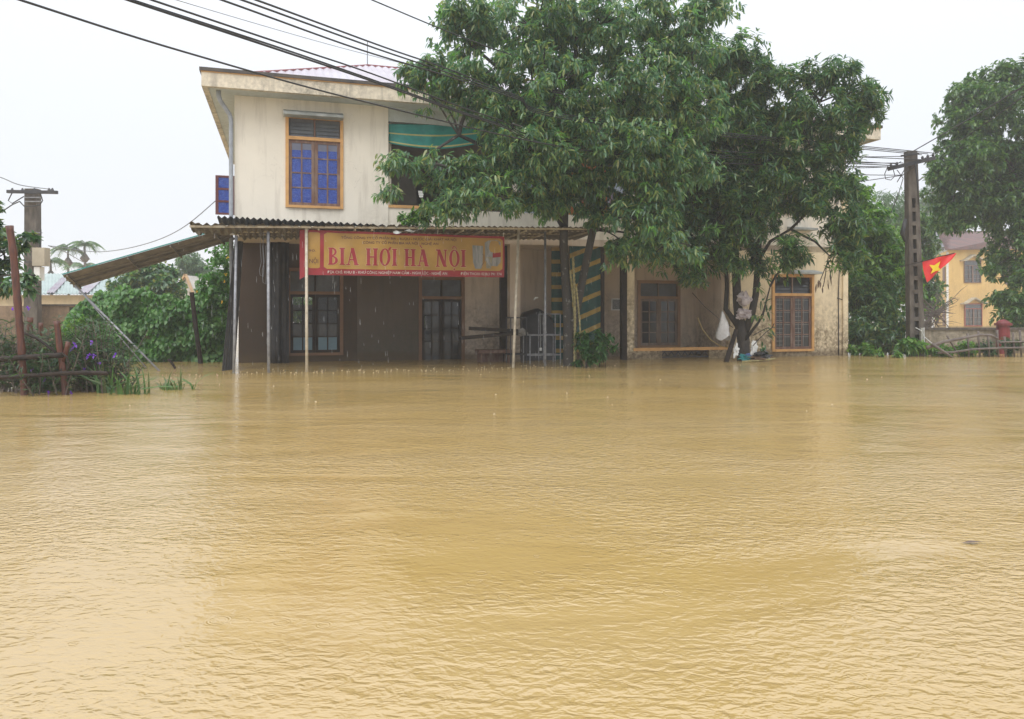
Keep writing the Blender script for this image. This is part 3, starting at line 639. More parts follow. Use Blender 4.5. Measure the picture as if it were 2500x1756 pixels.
# ------------------------------------------------------------------ FRONT AWNING
aw = thing('awning', (4.5, -2.05, 0), 'tin awning on steel posts over the flooded shop front', 'awning', frame='H')
VA = -2.05
fl, fr_ = H(463, 553, VA), H(1481, 560, VA)
mb = MB('H'); mb.beam(fl, fr_, 0.05, 0.045); mb.build('beam', m_cream_tube, aw)
def lerp(a, b, t): return tuple(a[i]*(1-t)+b[i]*t for i in range(3))
for vv, x0, x1, yo in ((-1.55, 1000, 1428, 563), (-1.1, 560, 1380, 570), (-0.6, 560, 1330, 576), (-0.15, 575, 1260, 584)):
    a, b = H(x0, yo-4, vv), H(x1, yo+1, vv); mb = MB('H'); mb.beam(a, b, 0.045, 0.04); mb.build('purlin', m_cream_tube, aw)
for x in (745, 830, 870, 960, 1095, 1145, 1260, 1335, 1440):
    t = (x-463)/(1481-463); a = lerp(fl, fr_, t); a = (a[0], VA+0.03, a[2]-0.045); b = (a[0]-0.05, -0.1, HZ(x, 586, -0.1)); mb = MB('H'); mb.beam(a, b, 0.035); mb.build('rafter', m_cream_tube, aw)
# roof sheets, ridges running front to back
edges = [463, 560, 660, 760, 860, 930, 1010, 1110, 1210, 1310, 1400, 1478]
for i in range(len(edges)-1):
    t0, t1 = (edges[i]-463)/1018, (edges[i+1]-463)/1018
    a, b = lerp(fl, fr_, t0), lerp(fl, fr_, t1); up = 0.03+0.006*(i % 2)
    crum = 0.03 if i < 6 else 0.006
    back = -0.05 if i > 0 else -1.2
    za, zb_ = a[2], b[2]
    tb = (a[0]-0.02, back, za-0.10), (b[0]-0.02, back, zb_-0.10)
    if i == 0: a = (a[0]+0.0, a[1], a[2]+0.03)
    mb = corr('H', (a[0], VA-0.10, a[2]+up), (b[0]+0.02, VA-0.10, b[2]+up), (tb[0][0], back, tb[0][2]+up), (tb[1][0]+0.02, back, tb[1][2]+up), max(3, int((b[0]-a[0])/0.13)), 0.018 if i > 5 else 0.025, nseg=4, thick=0.004, crumple=crum)
    mb.build('roof_sheet', [m_tin_white, m_tin_under], aw)
# crumpled flap of tin where the two kinds of sheet meet
mb = MB('H')
pts_a = [H(x, 566-(x-960)*0.09+3*math.sin(x*0.2), VA-0.12) for x in range(960, 1035, 8)]; pts_b = [H(x, 570-(x-960)*0.11+3*math.sin(x*0.17), VA-0.25) for x in range(960, 1035, 8)]
n_ = len(pts_a); mb.v = pts_a+pts_b; mb.f = [(i, i+1, n_+i+1, n_+i) for i in range(n_-1)]; mb.mi = [0]*(n_-1); mb.build('torn_edge', m_tin_white, aw)
# dark corrugated fibre sheets above, rising towards the front
de = [530, 600, 675, 750, 828, 905, 1012]
for i in range(6):
    fx0, fx1 = de[i], de[i+1]; y_at = lambda x: 529+(x-530)*0.052
    a, b = H(fx0, y_at(fx0), -1.15), H(fx1, y_at(fx1), -1.15); c_, d = H(fx0+12, y_at(fx0)+36, -0.12), H(fx1+8, y_at(fx1)+36, -0.12)
    mb = corr('H', a, (b[0]+0.03, b[1], b[2]), c_, (d[0]+0.03, d[1], d[2]), 5, 0.028, nseg=3, thick=0.012); mb.build('fibre_sheet', m_black_sheet, aw)
# posts
def post(px0, py0, px1, py1, v, r, mt, name='post'):
    a, b = H(px0, py0, v), H(px1, py1, v); k_ = (b[2]-a[2]); s_ = (-1.1-a[2])/k_; bb = lerp(a, b, s_)
    mb = MB('H'); mb.tube([a, bb], r, 10); mb.build(name, mt, aw, True)
post(748, 558, 749, 908, VA+0.04, 0.033, m_cream_tube); post(1266, 560, 1253, 898, VA+0.04, 0.033, m_cream_tube); post(655, 566, 656, 908, VA+0.08, 0.034, m_steel); post(1331, 566, 1331, 895, -1.7, 0.030, m_steel)
post(577, 575, 571, 900, -1.9, 0.030, m_steel)
# banner --------------------------------------------------------------
ban = thing('banner', (2.5, VA+0.07, 2.3), 'red and yellow beer banner hung along the awning beam', 'banner', frame='H')
BL, BR = HU(750, VA+0.09), HU(1231, VA+0.09); BW = BR-BL
ztl, zbl, ztr, zbr = HZ(750, 560, VA), HZ(750, 671, VA), HZ(1231, 577, VA), HZ(1231, 677, VA)
def bsurf(s_, t, off=0.0):         # s 0..1 left to right, t 0..1 bottom to top
    zt = ztl*(1-s_)+ztr*s_-0.02*math.sin(math.pi*s_)*0; zb_ = zbl*(1-s_)+zbr*s_
    vv = VA+0.09+0.026*math.sin(s_*21+t*4)+0.014*math.sin(s_*43-t*6)-0.015*math.sin(t*3.1)-off
    return (BL+BW*s_, vv, zb_+(zt-zb_)*t)
def bpx(px, py):                   # photo position on the cloth -> (s,t)
    s_ = (px-750)/481; yt = 560+17*s_; yb = 671+6*s_; return s_, (yb-py)/(yb-yt)
m_bred = M('banner_red', (0.30, 0.022, 0.03), 0.6, (0.22, 0.016, 0.025), 3); m_byel = M('banner_yellow', (0.42, 0.25, 0.055), 0.6, (0.33, 0.19, 0.045), 2)
m_btext = M('banner_dark_print', (0.10, 0.035, 0.045), 0.6); m_bwhite = M('banner_white_print', (0.55, 0.46, 0.42), 0.6); m_bhead = M('banner_headline_red', (0.32, 0.022, 0.035), 0.6); m_bpale = M('banner_pale_outline', (0.52, 0.34, 0.16), 0.6)
mb = MB('H'); nx, nz = 160, 16
sL, _ = bpx(733, 600)
xs_ = [sL+(1-sL)*i/nx for i in range(nx+1)]
for side in (0, 1):
    o0 = len(mb.v)
    for j in range(nz+1):
        for s_ in xs_:
            q = bsurf(s_, j/nz, -0.004*side)
            if s_ < 0: k_ = -s_/(-sL); q = (q[0], q[1]+0.10*k_, q[2]-0.10*k_*(1-j/nz))    # the loose end folds back
            mb.v.append(q)
    for j in range(nz):
        for i in range(nx): a = o0+j*(nx+1)+i; mb.f.append((a, a+1, a+nx+2, a+nx+1)); mb.mi.append(0)
mb.build('cloth', m_bred, ban, True)
def patch(pxs, off, mat, name, sub=24):    # a printed quad region given by (x0,x1,y0,y1) at photo position, rounded
    x0, x1, y0, y1 = pxs; mb = MB('H'); r_ = 5 if (x1-x0) > 40 else 2
    for i in range(sub+1):
        x = x0+(x1-x0)*i/sub; e = min(x-x0, x1-x); ins = 0 if e >= r_ else r_-math.sqrt(max(0, r_*r_-(r_-e)**2))
        slope = (x-x0)*(17/481)
        for j in range(13):
            y = (y0+ins)+((y1-ins)-(y0+ins))*j/12
            s_, t = bpx(x, y+slope*(1-j/12)+(x-x0)*(6/481)*(j/12)); mb.v.append(bsurf(s_, t, off))
    for i in range(sub):
        for j in range(12): a = i*13+j; mb.f.append((a, a+13, a+14, a+1)); mb.mi.append(0)
    return mb.build(name, mat, ban, True)
patch((788, 1226, 567, 656), 0.004, m_byel, 'yellow_panel', 60)
patch((752, 779, 566, 654), 0.004, m_byel, 'yellow_panel', 6)
def text_on_banner(txt, x0, x1, y0, y1, mat, name='lettering', off=0.008, ytilt=0.02, bold=0.0):
    cu = bpy.data.curves.new(name, 'FONT'); cu.body = txt; cu.size = 1.0; cu.offset = bold; cu.resolution_u = 3
    to = bpy.data.objects.new('tmp', cu); C.objects.link(to)
    dg = bpy.context.evaluated_depsgraph_get(); me = to.evaluated_get(dg).to_mesh()
    vs = [tuple(q.co) for q in me.vertices]; fs = [tuple(p_.vertices) for p_ in me.polygons]; to.evaluated_get(dg).to_mesh_clear()
    bpy.data.objects.remove(to)
    if not vs: return
    xa, xb = min(q[0] for q in vs), max(q[0] for q in vs); mb = MB('H')
    cap = 0.72                      # height of a capital
    for q in vs:
        fx = (q[0]-xa)/(xb-xa); fy = q[1]/cap
        px = x0+(x1-x0)*fx; py = y1-(y1-y0)*fy+(px-x0)*ytilt
        mb.v.append(bsurf(*bpx(px, py), off))
    mb.f = fs; mb.mi = [0]*len(fs); mb.build(name, mat, ban)
text_on_banner('TỔNG CÔNG TY CỔ PHẦN BIA - RƯỢU - NƯỚC GIẢI KHÁT HÀ NỘI', 828, 1108, 576, 582, m_btext, bold=0.012)
text_on_banner('CÔNG TY CỔ PHẦN BIA HÀ NỘI - NGHỆ AN', 879, 1061, 588, 594, m_btext, bold=0.012)
text_on_banner('ĐỊA CHỈ: KHU B - KHU CÔNG NGHIỆP NAM CẤM - NGHI LỘC - NGHỆ AN', 796, 1084, 660.5, 667, m_bwhite, ytilt=0.012, bold=0.012)
text_on_banner('ĐIỆN THOẠI: 0238.3 791 774', 1118, 1224, 664.5, 671, m_bwhite, ytilt=0.012, bold=0.012)
text_on_banner('NỘI', 755, 775, 631, 642, m_btext)
text_on_banner('90.', 753, 770, 608, 614, m_btext)
# headline in slab serif letters, each built from strokes on a unit cell
def headline(mat, off, grow, name):
    mb = MB('H'); T = 0.24; cnt = [0]
    X0, Y0, X1, Y1 = 797.0, 646.0, 1133.0, 604.0
    Lw = {'B': 0.74, 'I': 0.40, 'A': 0.92, 'H': 0.90, 'O': 0.86, 'N': 0.92, ' ': 0.36}
    seq = 'BIA HOI HA NOI'; tot = sum(Lw[c_] for c_ in seq)+0.07*len(seq); sc = (X1-X0)/tot; hh = (Y0-Y1)
    def put(poly, x_off):
        cnt[0] += 1; o_ = off+0.0002*(cnt[0] % 13); ids = []
        for (x, y) in poly: px = X0+(x_off+x)*sc; ids.append(bsurf(*bpx(px, Y0-y*hh+(px-X0)*0.018), o_))
        mb.add(ids, [tuple(range(len(ids)))])
    def R(x0, x1, y0, y1, xo):
        g_ = grow; k_ = max(1, int((y1-y0)*7)); a_, b_ = y0-g_, y1+g_
        for q_ in range(k_): put([(x0-g_, a_+(b_-a_)*q_/k_), (x1+g_, a_+(b_-a_)*q_/k_), (x1+g_, a_+(b_-a_)*(q_+1)/k_), (x0-g_, a_+(b_-a_)*(q_+1)/k_)], xo)
    def stem(xc, wd, xo, y0=0, y1=1, sf=0.11): R(xc-wd/2, xc+wd/2, y0, y1, xo); R(xc-wd/2-sf, xc+wd/2+sf, y0, y0+0.065, xo); R(xc-wd/2-sf, xc+wd/2+sf, y1-0.065, y1, xo)
    def ring(cx, cy, rx, ry, tx, ty, xo, a0=0, a1=360, k_=20):
        for i in range(k_):
            p0, p1 = math.radians(a0+(a1-a0)*i/k_), math.radians(a0+(a1-a0)*(i+1)/k_)
            put([(cx+(rx+grow)*math.cos(p0), cy+(ry+grow)*math.sin(p0)), (cx+(rx+grow)*math.cos(p1), cy+(ry+grow)*math.sin(p1)), (cx+(rx-tx-grow)*math.cos(p1), cy+(ry-ty-grow)*math.sin(p1)), (cx+(rx-tx-grow)*math.cos(p0), cy+(ry-ty-grow)*math.sin(p0))], xo)
    def line(a, b, wd, xo):
        dx, dy = b[0]-a[0], b[1]-a[1]; l_ = math.hypot(dx, dy); hw = wd/2+grow
        for q_ in range(6):
            p_, w_ = (a[0]+dx*q_/6, a[1]+dy*q_/6), (a[0]+dx*(q_+1)/6, a[1]+dy*(q_+1)/6); put([(p_[0]-hw, p_[1]), (p_[0]+hw, p_[1]), (w_[0]+hw, w_[1]), (w_[0]-hw, w_[1])], xo)
    xo = 0
    for i, ch in enumerate(seq):
        mb.v, mb.f, mb.mi = [], [], []
        if ch == 'B': stem(0.2, 0.23, xo, sf=0.07); ring(0.30, 0.755, 0.32, 0.245, 0.16, 0.07, xo, -90, 90, 10); ring(0.30, 0.26, 0.40, 0.26, 0.19, 0.07, xo, -90, 90, 10)
        elif ch == 'I': stem(0.2, 0.23, xo, sf=0.08)
        elif ch == 'H': stem(0.2, 0.22, xo, sf=0.07); stem(0.70, 0.22, xo, sf=0.08); R(0.25, 0.65, 0.46, 0.54, xo)
        elif ch == 'A': line((0.16, 0), (0.44, 1), 0.08, xo); line((0.74, 0), (0.46, 1), 0.26, xo); R(0.26, 0.64, 0.28, 0.35, xo); R(0.02, 0.30, 0, 0.06, xo); R(0.58, 0.92, 0, 0.06, xo)
        elif ch == 'N': line((0.18, 0), (0.18, 1), 0.09, xo); line((0.74, 0), (0.74, 1), 0.09, xo); line((0.74, 0), (0.20, 1), 0.26, xo); R(0.03, 0.33, 0, 0.06, xo); R(0.0, 0.25, 0.94, 1, xo); R(0.59, 0.89, 0.94, 1, xo)
        elif ch == 'O':
            ring(0.43, 0.5, 0.40, 0.51, 0.21, 0.07, xo, 0, 360, 26)
            if i == 5: put([(0.70, 0.86), (0.80, 0.93), (0.90, 1.08), (0.80, 1.10), (0.66, 0.96)], xo)      # horn of Ơ
            else:
                line((0.25, 1.06), (0.41, 1.22), 0.09, xo); line((0.61, 1.06), (0.45, 1.22), 0.09, xo)       # circumflex
                ring(0.43, -0.15, 0.07, 0.075, 0.065, 0.07, xo, 0, 360, 8)                                    # dot below
        if ch == 'A' and i == 9: line((0.40, 1.08), (0.24, 1.24), 0.10, xo)                                   # grave accent
        if ch != ' ': mb.build(name, mat, ban)
        xo += Lw[ch]+0.07
headline(m_bpale, 0.008, 0.028, 'letter_outline'); headline(m_bhead, 0.013, 0.0, 'letter')
# printed jug, keg and glass
m_metalprint = M('printed_grey_metal', (0.13, 0.135, 0.14), 0.5, (0.30, 0.29, 0.27), 5, stretch=(3, 3, 0.5)); m_paleprint = M('printed_pale_grey', (0.30, 0.27, 0.18), 0.5, (0.20, 0.18, 0.13), 9)
def printed(poly, mat, off, name): mb = MB('H'); mb.add([bsurf(*bpx(x, y), off) for x, y in poly], [tuple(range(len(poly)))]); mb.build(name, mat, ban)
printed([(1148, 598), (1176, 600), (1174, 648), (1170, 656), (1155, 656), (1150, 640)], m_metalprint, 0.010, 'printed_jug')
printed([(1180, 592), (1188, 587), (1210, 586), (1220, 591), (1221, 640), (1213, 650), (1190, 648), (1181, 636)], m_metalprint, 0.012, 'printed_keg')
printed([(1200, 618), (1221, 616), (1221, 627), (1200, 629)], m_bred, 0.015, 'printed_label'); printed([(1182, 627), (1199, 627), (1197, 655), (1184, 655)], m_paleprint, 0.016, 'printed_glass')
mb = MB('H'); mb.tube([bsurf(*bpx(x, y), 0.014) for x, y in ((1172, 620), (1178, 622), (1178, 640), (1172, 648))], 0.006, 5); mb.build('printed_handle', m_btext, ban)
for (x, y) in ((782, 560), (1228, 576)): pass
mb = MB('H')
for x, y in ((752, 562), (905, 566), (1060, 571), (1228, 578)): a = bsurf(*bpx(x, y)); mb.tube([a, (a[0], VA+0.03, a[2]+0.10)], 0.006, 4)
mb.build('tie', m_white, ban)

# ------------------------------------------------------------------ collapsed side canopy on the left
cn = thing('side_canopy', W(330, 880, 17.5)[:2]+(0,), 'collapsed teal edged tin canopy sloping down left of the house', 'canopy')
nl, nr, fl2, fr2 = W(152, 672, 17.0), W(552, 558, 17.0), W(186, 704, 18.1), W(575, 584, 18.3)
mb = corr('W', nl, fl2, nr, fr2, 6, 0.016, nseg=6, thick=0.006); mb.build('tin_sheet', [m_tin_under, m_tin_under], cn)
mb = MB(); mb.beam(tuple(np.array(nl)+(0, 0, 0.02)), tuple(np.array(nr)+(0, 0, 0.02)), 0.03, 0.022); mb.build('edge_strip', m_tin_teal, cn)
def L3(a, b, t): return tuple(np.array(a)*(1-t)+np.array(b)*t)
for t in (0.03, 0.40, 0.66, 0.93):
    mb = MB(); a, b = L3(nl, nr, t), L3(fl2, fr2, t); mb.beam((a[0], a[1], a[2]-0.045), (b[0], b[1], b[2]-0.045), 0.035); mb.build('rib', m_tin_under, cn)
for t in (0.3, 0.55, 0.8):
    mb = MB(); a, b = L3(nl, fl2, t), L3(nr, fr2, t); mb.beam((a[0], a[1], a[2]-0.03), (b[0], b[1], b[2]-0.03), 0.035, 0.03); mb.build('purlin', m_tin_under, cn)
for (a, b, r_) in ((W(183, 697, 17.3), W(389, 906, 17.0), 0.024), (W(192, 706, 17.9), W(357, 898, 17.95), 0.015)):
    d = np.array(b)-np.array(a); e = tuple(np.array(a)+d*1.25); mb = MB(); mb.tube([a, e], r_, 8); mb.build('strut', m_steel, cn, True)
# leaning black sheets
for i, (x0, x1, x2, x3, Yt, lb) in enumerate(((573, 588, 541, 566, 17.4, 'black corrugated sheet leaning on the left corner of the house, nearest one'), (583, 594, 556, 573, 17.7, 'black corrugated sheet leaning behind the nearest one at the house corner'))):
    a, b, c_, d = W(x0, 588, Yt+0.2), W(x1, 590, Yt+0.7), W(x2, 912, Yt-0.5), W(x3, 912, Yt)
    mb = corr('W', a, b, c_, d, 4, 0.02, nseg=2, thick=0.012, up=(0.5, -0.85, 0)); tag(mb.build('corrugated_sheet', m_black_sheet), lb, 'roof sheet', 'black sheets leaning at the house corner')
# wire loops hanging from the awning
for i, (x, y1, lb) in enumerate(((637, 672, 'pale wire loop hanging beside the grey awning post'), (644, 690, 'longer pale wire dangling against the grey awning post'))):
    mb = MB('H'); mb.tube([H(x, 566, -1.7), H(x-2, 600, -1.7), H(x+1, 640, -1.7), H(x-4, 660, -1.7), H(x-2, y1, -1.7), H(x+5, y1+4, -1.7), H(x+7, 655, -1.7), H(x+4, 600, -1.7)], 0.006, 5)
    tag(mb.build('hanging_wire', m_grey_cable), lb, 'wire', 'wires hanging under the awning')

# ------------------------------------------------------------------ veranda contents
curtain('H', 660, 706, 588, 905, 1.2, None, [m_black_tarp], 'black_tarp', 'black tarp hanging on the veranda left of the blue paned window', 'tarp', rows=6, wav=0.06)
def stripes(nst, wfrac, skew, off=0.0): return lambda ph, s_, t: 1 if ((t*nst+skew*s_+off) % 1.0) < wfrac else 0
curtain('H', 1346, 1386, 572, 898, 0.6, None, [m_green_tarp, m_yellow_stripe], 'striped_tarp', 'dark green tarp with level yellow stripes behind the forked trunk', 'tarp', rows=168, wav=0.02, n_=6, stripe=stripes(10.5, 0.30, 0.0), group='striped tarps on the veranda')
curtain('H', 1388, 1466, 560, 860, 0.1, None, [m_green_tarp, m_yellow_stripe], 'striped_tarp', 'green tarp with slanting yellow stripes beside the plaque wall', 'tarp', rows=220, wav=0.03, n_=44, stripe=stripes(7.6, 0.29, 0.75, 0.5), x0b=1400, group='striped tarps on the veranda')
mb = MB('H'); mb.box(HU(1466, 0.1), HU(1474, 0.1), 0.05, 0.15, -1.1, HZ(1470, 600, 0.1)); tag(mb.build('wooden_post', m_dark_wood), 'dark wooden post at the right edge of the slanting striped tarp', 'post', 'dark wooden posts of the veranda')
for x0, x1, v, lb in ((1223, 1244, 0.35, 'thick dark wooden post left of the cream column under the awning'), (1519, 1531, -0.12, 'dark wooden post against the ochre column under the crown')):
    mb = MB('H'); a, b = HU(x0, v), HU(x1, v); mb.box(a, b, v, v+0.16, -1.1, ZF-0.2); tag(mb.build('wooden_post', m_dark_wood), lb, 'post', 'dark wooden posts of the veranda')
# bench and planks
bench = thing('bench', (HU(1210, 0.2), 0.2, 0), 'low brown wooden bench half under water beside the dark post', 'bench', frame='H')
r = rect(1166, 1246, 854, 862, 0.0); mb = MB('H'); mb.box(r[0], r[1], -0.15, 0.3, r[2], r[3]); mb.build('seat', m_wood_old, bench)
for (u, v) in ((r[0]+0.06, -0.1), (r[1]-0.1, -0.1), (r[0]+0.06, 0.24), (r[1]-0.1, 0.24)): mb = MB('H'); mb.box(u, u+0.05, v, v+0.05, -1.1, r[2]); mb.build('leg', m_wood_old, bench)
mb = MB('H'); mb.box(r[0]+0.12, r[1]-0.12, 0.28, 0.30, -0.3, r[2]); mb.build('back_panel', m_wood_old, bench)
for i, (a, b, v, hgt, lb) in enumerate((((1147, 802), (1262, 808), -0.6, 0.09, 'short dark plank resting on top of the lower plank under the awning'), ((1122, 826), (1262, 814), -0.75, 0.08, 'long dark plank sloping down left across the doorway'))):
    p0, p1 = H(*a, v), H(*b, v); mb = MB('H'); mb.hexa([(p0[0], v-0.12, p0[2]-hgt/2), (p0[0], v+0.12, p0[2]-hgt/2), (p0[0], v+0.12, p0[2]+hgt/2), (p0[0], v-0.12, p0[2]+hgt/2)], [(p1[0], v-0.12, p1[2]-hgt/2), (p1[0], v+0.12, p1[2]-hgt/2), (p1[0], v+0.12, p1[2]+hgt/2), (p1[0], v-0.12, p1[2]+hgt/2)])
    tag(mb.build('plank', m_dark_wood), lb, 'plank', 'dark planks under the awning')
def tubeframe(name, label, rx, v0, v1, mt, levels, grp):
    t_ = thing(name, (HU((rx[0]+rx[1])/2, v0), v0, 0), label, 'table frame', grp, frame='H'); a, b = HU(rx[0], v0), HU(rx[1], v0); top = HZ(rx[0], levels[0], v0)
    for u in (a, b):
        for v in (v0, v1): mb = MB('H'); mb.tube([(u, v, -1.1), (u, v, top)], 0.016, 6); mb.build('leg', mt, t_)
    for y in levels:
        z = HZ(rx[0], y, v0); mb = MB('H'); mb.tube([(a, v0, z), (b, v0, z), (b, v1, z), (a, v1, z), (a, v0, z)], 0.016, 6); mb.build('rail', mt, t_)
    return t_
tubeframe('table_frame', 'steel tube table frame standing in the water under the awning, right one', (1294, 1368), -0.9, -0.35, m_steel, (819, 868), 'steel tube table frames')
tubeframe('table_frame', 'upturned steel tube frame stacked above the right table frame', (1327, 1368), -0.5, -0.1, m_steel, (767, 819), 'steel tube table frames')
tubeframe('table_frame', 'dark tube table frame with the cloth over it, left one', (1247, 1285), -0.7, -0.3, m_iron, (776, 866), 'steel tube table frames')
# cloth on the plank end
def blobmesh(name, center, size, mat, label, cat, seed=0, frame='W', n1=16, n2=22, rough=0.25, parent=None, group=None, drop=0.0):
    """crumpled soft thing: folded sheet-like lumps with creases"""
    from mathutils import noise as mn
    mb = MB(frame); off = Vector((seed*7.3, seed*3.1, seed*1.7))
    for j in range(n1+1):
        th = math.pi*j/n1
        for i in range(n2):
            an = 2*math.pi*i/n2; d = Vector((math.sin(th)*math.cos(an), math.sin(th)*math.sin(an), math.cos(th)))
            k_ = 1-abs(mn.noise(d*1.6+off))*rough*2.2-abs(mn.noise(d*2.4+off))*rough*1.3+mn.noise(d*1.1-off)*rough*1.6
            mb.v.append((center[0]+size[0]*k_*d.x*1.15, center[1]+size[1]*k_*d.y, center[2]+size[2]*k_*d.z*1.1))
    for j in range(n1):
        for i in range(n2): a = j*n2+i; b = j*n2+(i+1) % n2; mb.f.append((a, a+n2, b+n2, b)); mb.mi.append(0)
    o = mb.build(name, mat, parent, False)
    if parent is None: tag(o, label, cat, group)
    return o
q = H(1275, 812, -0.55); blobmesh('cloth', q, (0.17, 0.14, 0.10), M('grey_rag', (0.30, 0.28, 0.25), 0.8), 'grey rag draped over the plank ends beside the leaning post', 'cloth', 3, 'H', rough=0.35)
# covered motorbike (dark tarp heap)
mb = MB('H'); u0, u1 = HU(1264, 0.7), HU(1345, 0.7); prof = [(0, 0.25), (0.05, 1.05), (0.16, 1.30), (0.35, 1.36), (0.55, 1.42), (0.8, 1.30), (0.95, 1.15), (1.0, 0.2)]
ns = len(prof)
for k_, vv in enumerate((0.35, 0.5, 0.8, 1.0)):
    f_ = (0.90, 1.0, 1.0, 0.9)[k_]
    for (s_, z) in prof: mb.v.append((u0+(u1-u0)*s_, vv+0.03*math.sin(s_*17), z*f_))
    for (s_, z) in prof: pass
for k_ in range(3):
    for i in range(ns-1): a = k_*ns+i; mb.f.append((a, a+1, a+ns+1, a+ns)); mb.mi.append(0)
for k_ in (0, 3):
    b_ = len(mb.v)
    for (s_, z) in prof: mb.v.append((u0+(u1-u0)*s_, (0.35, 0, 0, 1.0)[k_], -1.0))
    for i in range(ns-1): a = k_*ns+i; mb.f.append((a, b_+i, b_+i+1, a+1)); mb.mi.append(0)
tag(mb.build('covered_heap', m_black_tarp, None, True), 'dark tarp covered heap standing on the veranda behind the steel frames', 'heap')
mb = MB('H'); a = H(1303, 733, 0.3); mb.tube([a, (a[0]+0.05, 0.3, a[2]+0.06), (a[0]+0.13, 0.3, a[2]+0.07)], [0.02, 0.03, 0.01], 6); tag(mb.build('helmet_visor', m_white), 'small white curved piece lying on the dark covered heap', 'plastic piece')
a = H(1320, 853, -0.3); mb = MB('H'); mb.box(a[0]-0.03, a[0]+0.03, -0.31, -0.29, a[2]-0.04, a[2]+0.04); mb.tube([a, (a[0]-0.02, -0.3, a[2]+1.0)], 0.004, 4); tag(mb.build('price_tag', m_white), 'small white tag hanging on a string between the steel frames', 'tag')

# cane poles
def cane(px0, py0, px1, py1, Y, r_, label, bend=0):
    a, b = np.array(W(px0, py0, Y)), np.array(W(px1, py1, Y)); n_ = int(np.linalg.norm(a-b)/0.09); pts, rs = [], []
    for i in range(n_+1):
        t = i/n_; q = a*(1-t)+b*t; q[0] += bend*math.sin(math.pi*t); pts += [tuple(q), tuple(q+(b-a)*0.3/n_)]; rs += [r_*1.35, r_*0.9]
    mb = MB(); mb.tube(pts, rs, 6); tag(mb.build('cane_pole', m_cane), label, 'cane', 'cane poles by the forked trunk')
cane(1399, 627, 1402, 900, 18.2, 0.026, 'tallest knobbly yellow cane in front of the striped tarp', 0.03)
cane(1392, 660, 1406, 900, 18.3, 0.022, 'knobbly cane crossing behind the tallest one', 0.04)
cane(1407, 700, 1419, 898, 18.15, 0.018, 'thinnest knobbly cane leaning right beside the bush', 0.03)

# ------------------------------------------------------------------ TREES
# central tree, forked trunk under the awning edge, crown in front of the house
b0 = W(1390, 895, 18.7)
st1 = [(b0[0], 18.7, -1.1), W(1390, 893, 18.7), W(1388, 800, 18.7), W(1382, 700, 18.7), W(1376, 600, 18.6), W(1378, 480, 18.3), W(1392, 340, 17.8), W(1400, 200, 17.4), W(1410, 60, 17.2)]
st2 = [W(1390, 850, 18.7), W(1405, 770, 18.65), W(1425, 670, 18.6), W(1448, 560, 18.4), W(1460, 430, 18.0), W(1500, 300, 17.6), W(1560, 150, 17.3)]
st3 = [W(1380, 560, 18.5), W(1330, 470, 18.0), W(1230, 380, 17.3), W(1120, 330, 16.7), W(1010, 400, 16.2)]
st4 = [W(1392, 340, 17.8), W(1280, 220, 17.2), W(1150, 110, 16.8)]
blobs = [(1130, 60, 80, 85, 16.8, 0.9), (1290, 60, 140, 110, 17.0, 1.6), (1470, 60, 150, 100, 17.2, 1.6), (1640, 45, 120, 55, 17.2, 1.2), (1750, 15, 60, 35, 17.2, 0.7), (1690, 130, 85, 60, 17.3, 1.0),
         (1060, 190, 58, 60, 16.4, 0.7), (1160, 210, 110, 80, 16.6, 1.2), (1330, 220, 150, 110, 16.8, 1.6), (1520, 210, 150, 110, 17.0, 1.6), (1660, 260, 110, 110, 17.4, 1.2),
         (1235, 300, 75, 65, 16.4, 1.1), (1320, 360, 160, 90, 16.6, 1.5), (1520, 360, 140, 90, 16.8, 1.4), (1120, 415, 100, 38, 16.2, 0.9), (1000, 408, 62, 26, 15.9, 0.5), (960, 470, 32, 24, 15.9, 0.35),
         (1190, 465, 150, 62, 16.3, 1.1), (1110, 510, 70, 28, 16.3, 0.7), (1570, 430, 110, 75, 16.8, 1.2), (1660, 400, 80, 80, 17.2, 1.0), (1560, 530, 90, 70, 16.9, 1.0), (1390, 480, 95, 45, 17.3, 0.7), (1300, 500, 60, 35, 17.0, 0.6), (1470, 520, 50, 35, 17.3, 0.5), (1000, 180, 40, 40, 16.4, 0.5), (1620, 600, 70, 55, 17.1, 0.8), (1400, 440, 70, 35, 16.9, 0.6), (1530, 600, 55, 40, 17.0, 0.6)]
tree('broadleaf_tree', 'tall broadleaf tree with a forked speckled trunk and crown covering the middle of the house', 'tree', (b0[0], 18.7, 0), [(st1, [0.17, 0.16, 0.13, 0.115, 0.105, 0.10, 0.08, 0.06, 0.03]), (st2, [0.10, 0.10, 0.095, 0.09, 0.08, 0.06, 0.04]), (st3, [0.09, 0.08, 0.06, 0.04, 0.02]), (st4, [0.07, 0.05, 0.03])],
     blobs, 11500, (7, 0.18, 0.058, 0.9, 0.7), m_leaf_mid, m_bark_spot, sub=0.30, per_sub=10, twig=0.5, young=0.025, young_mat=m_leaf_young)
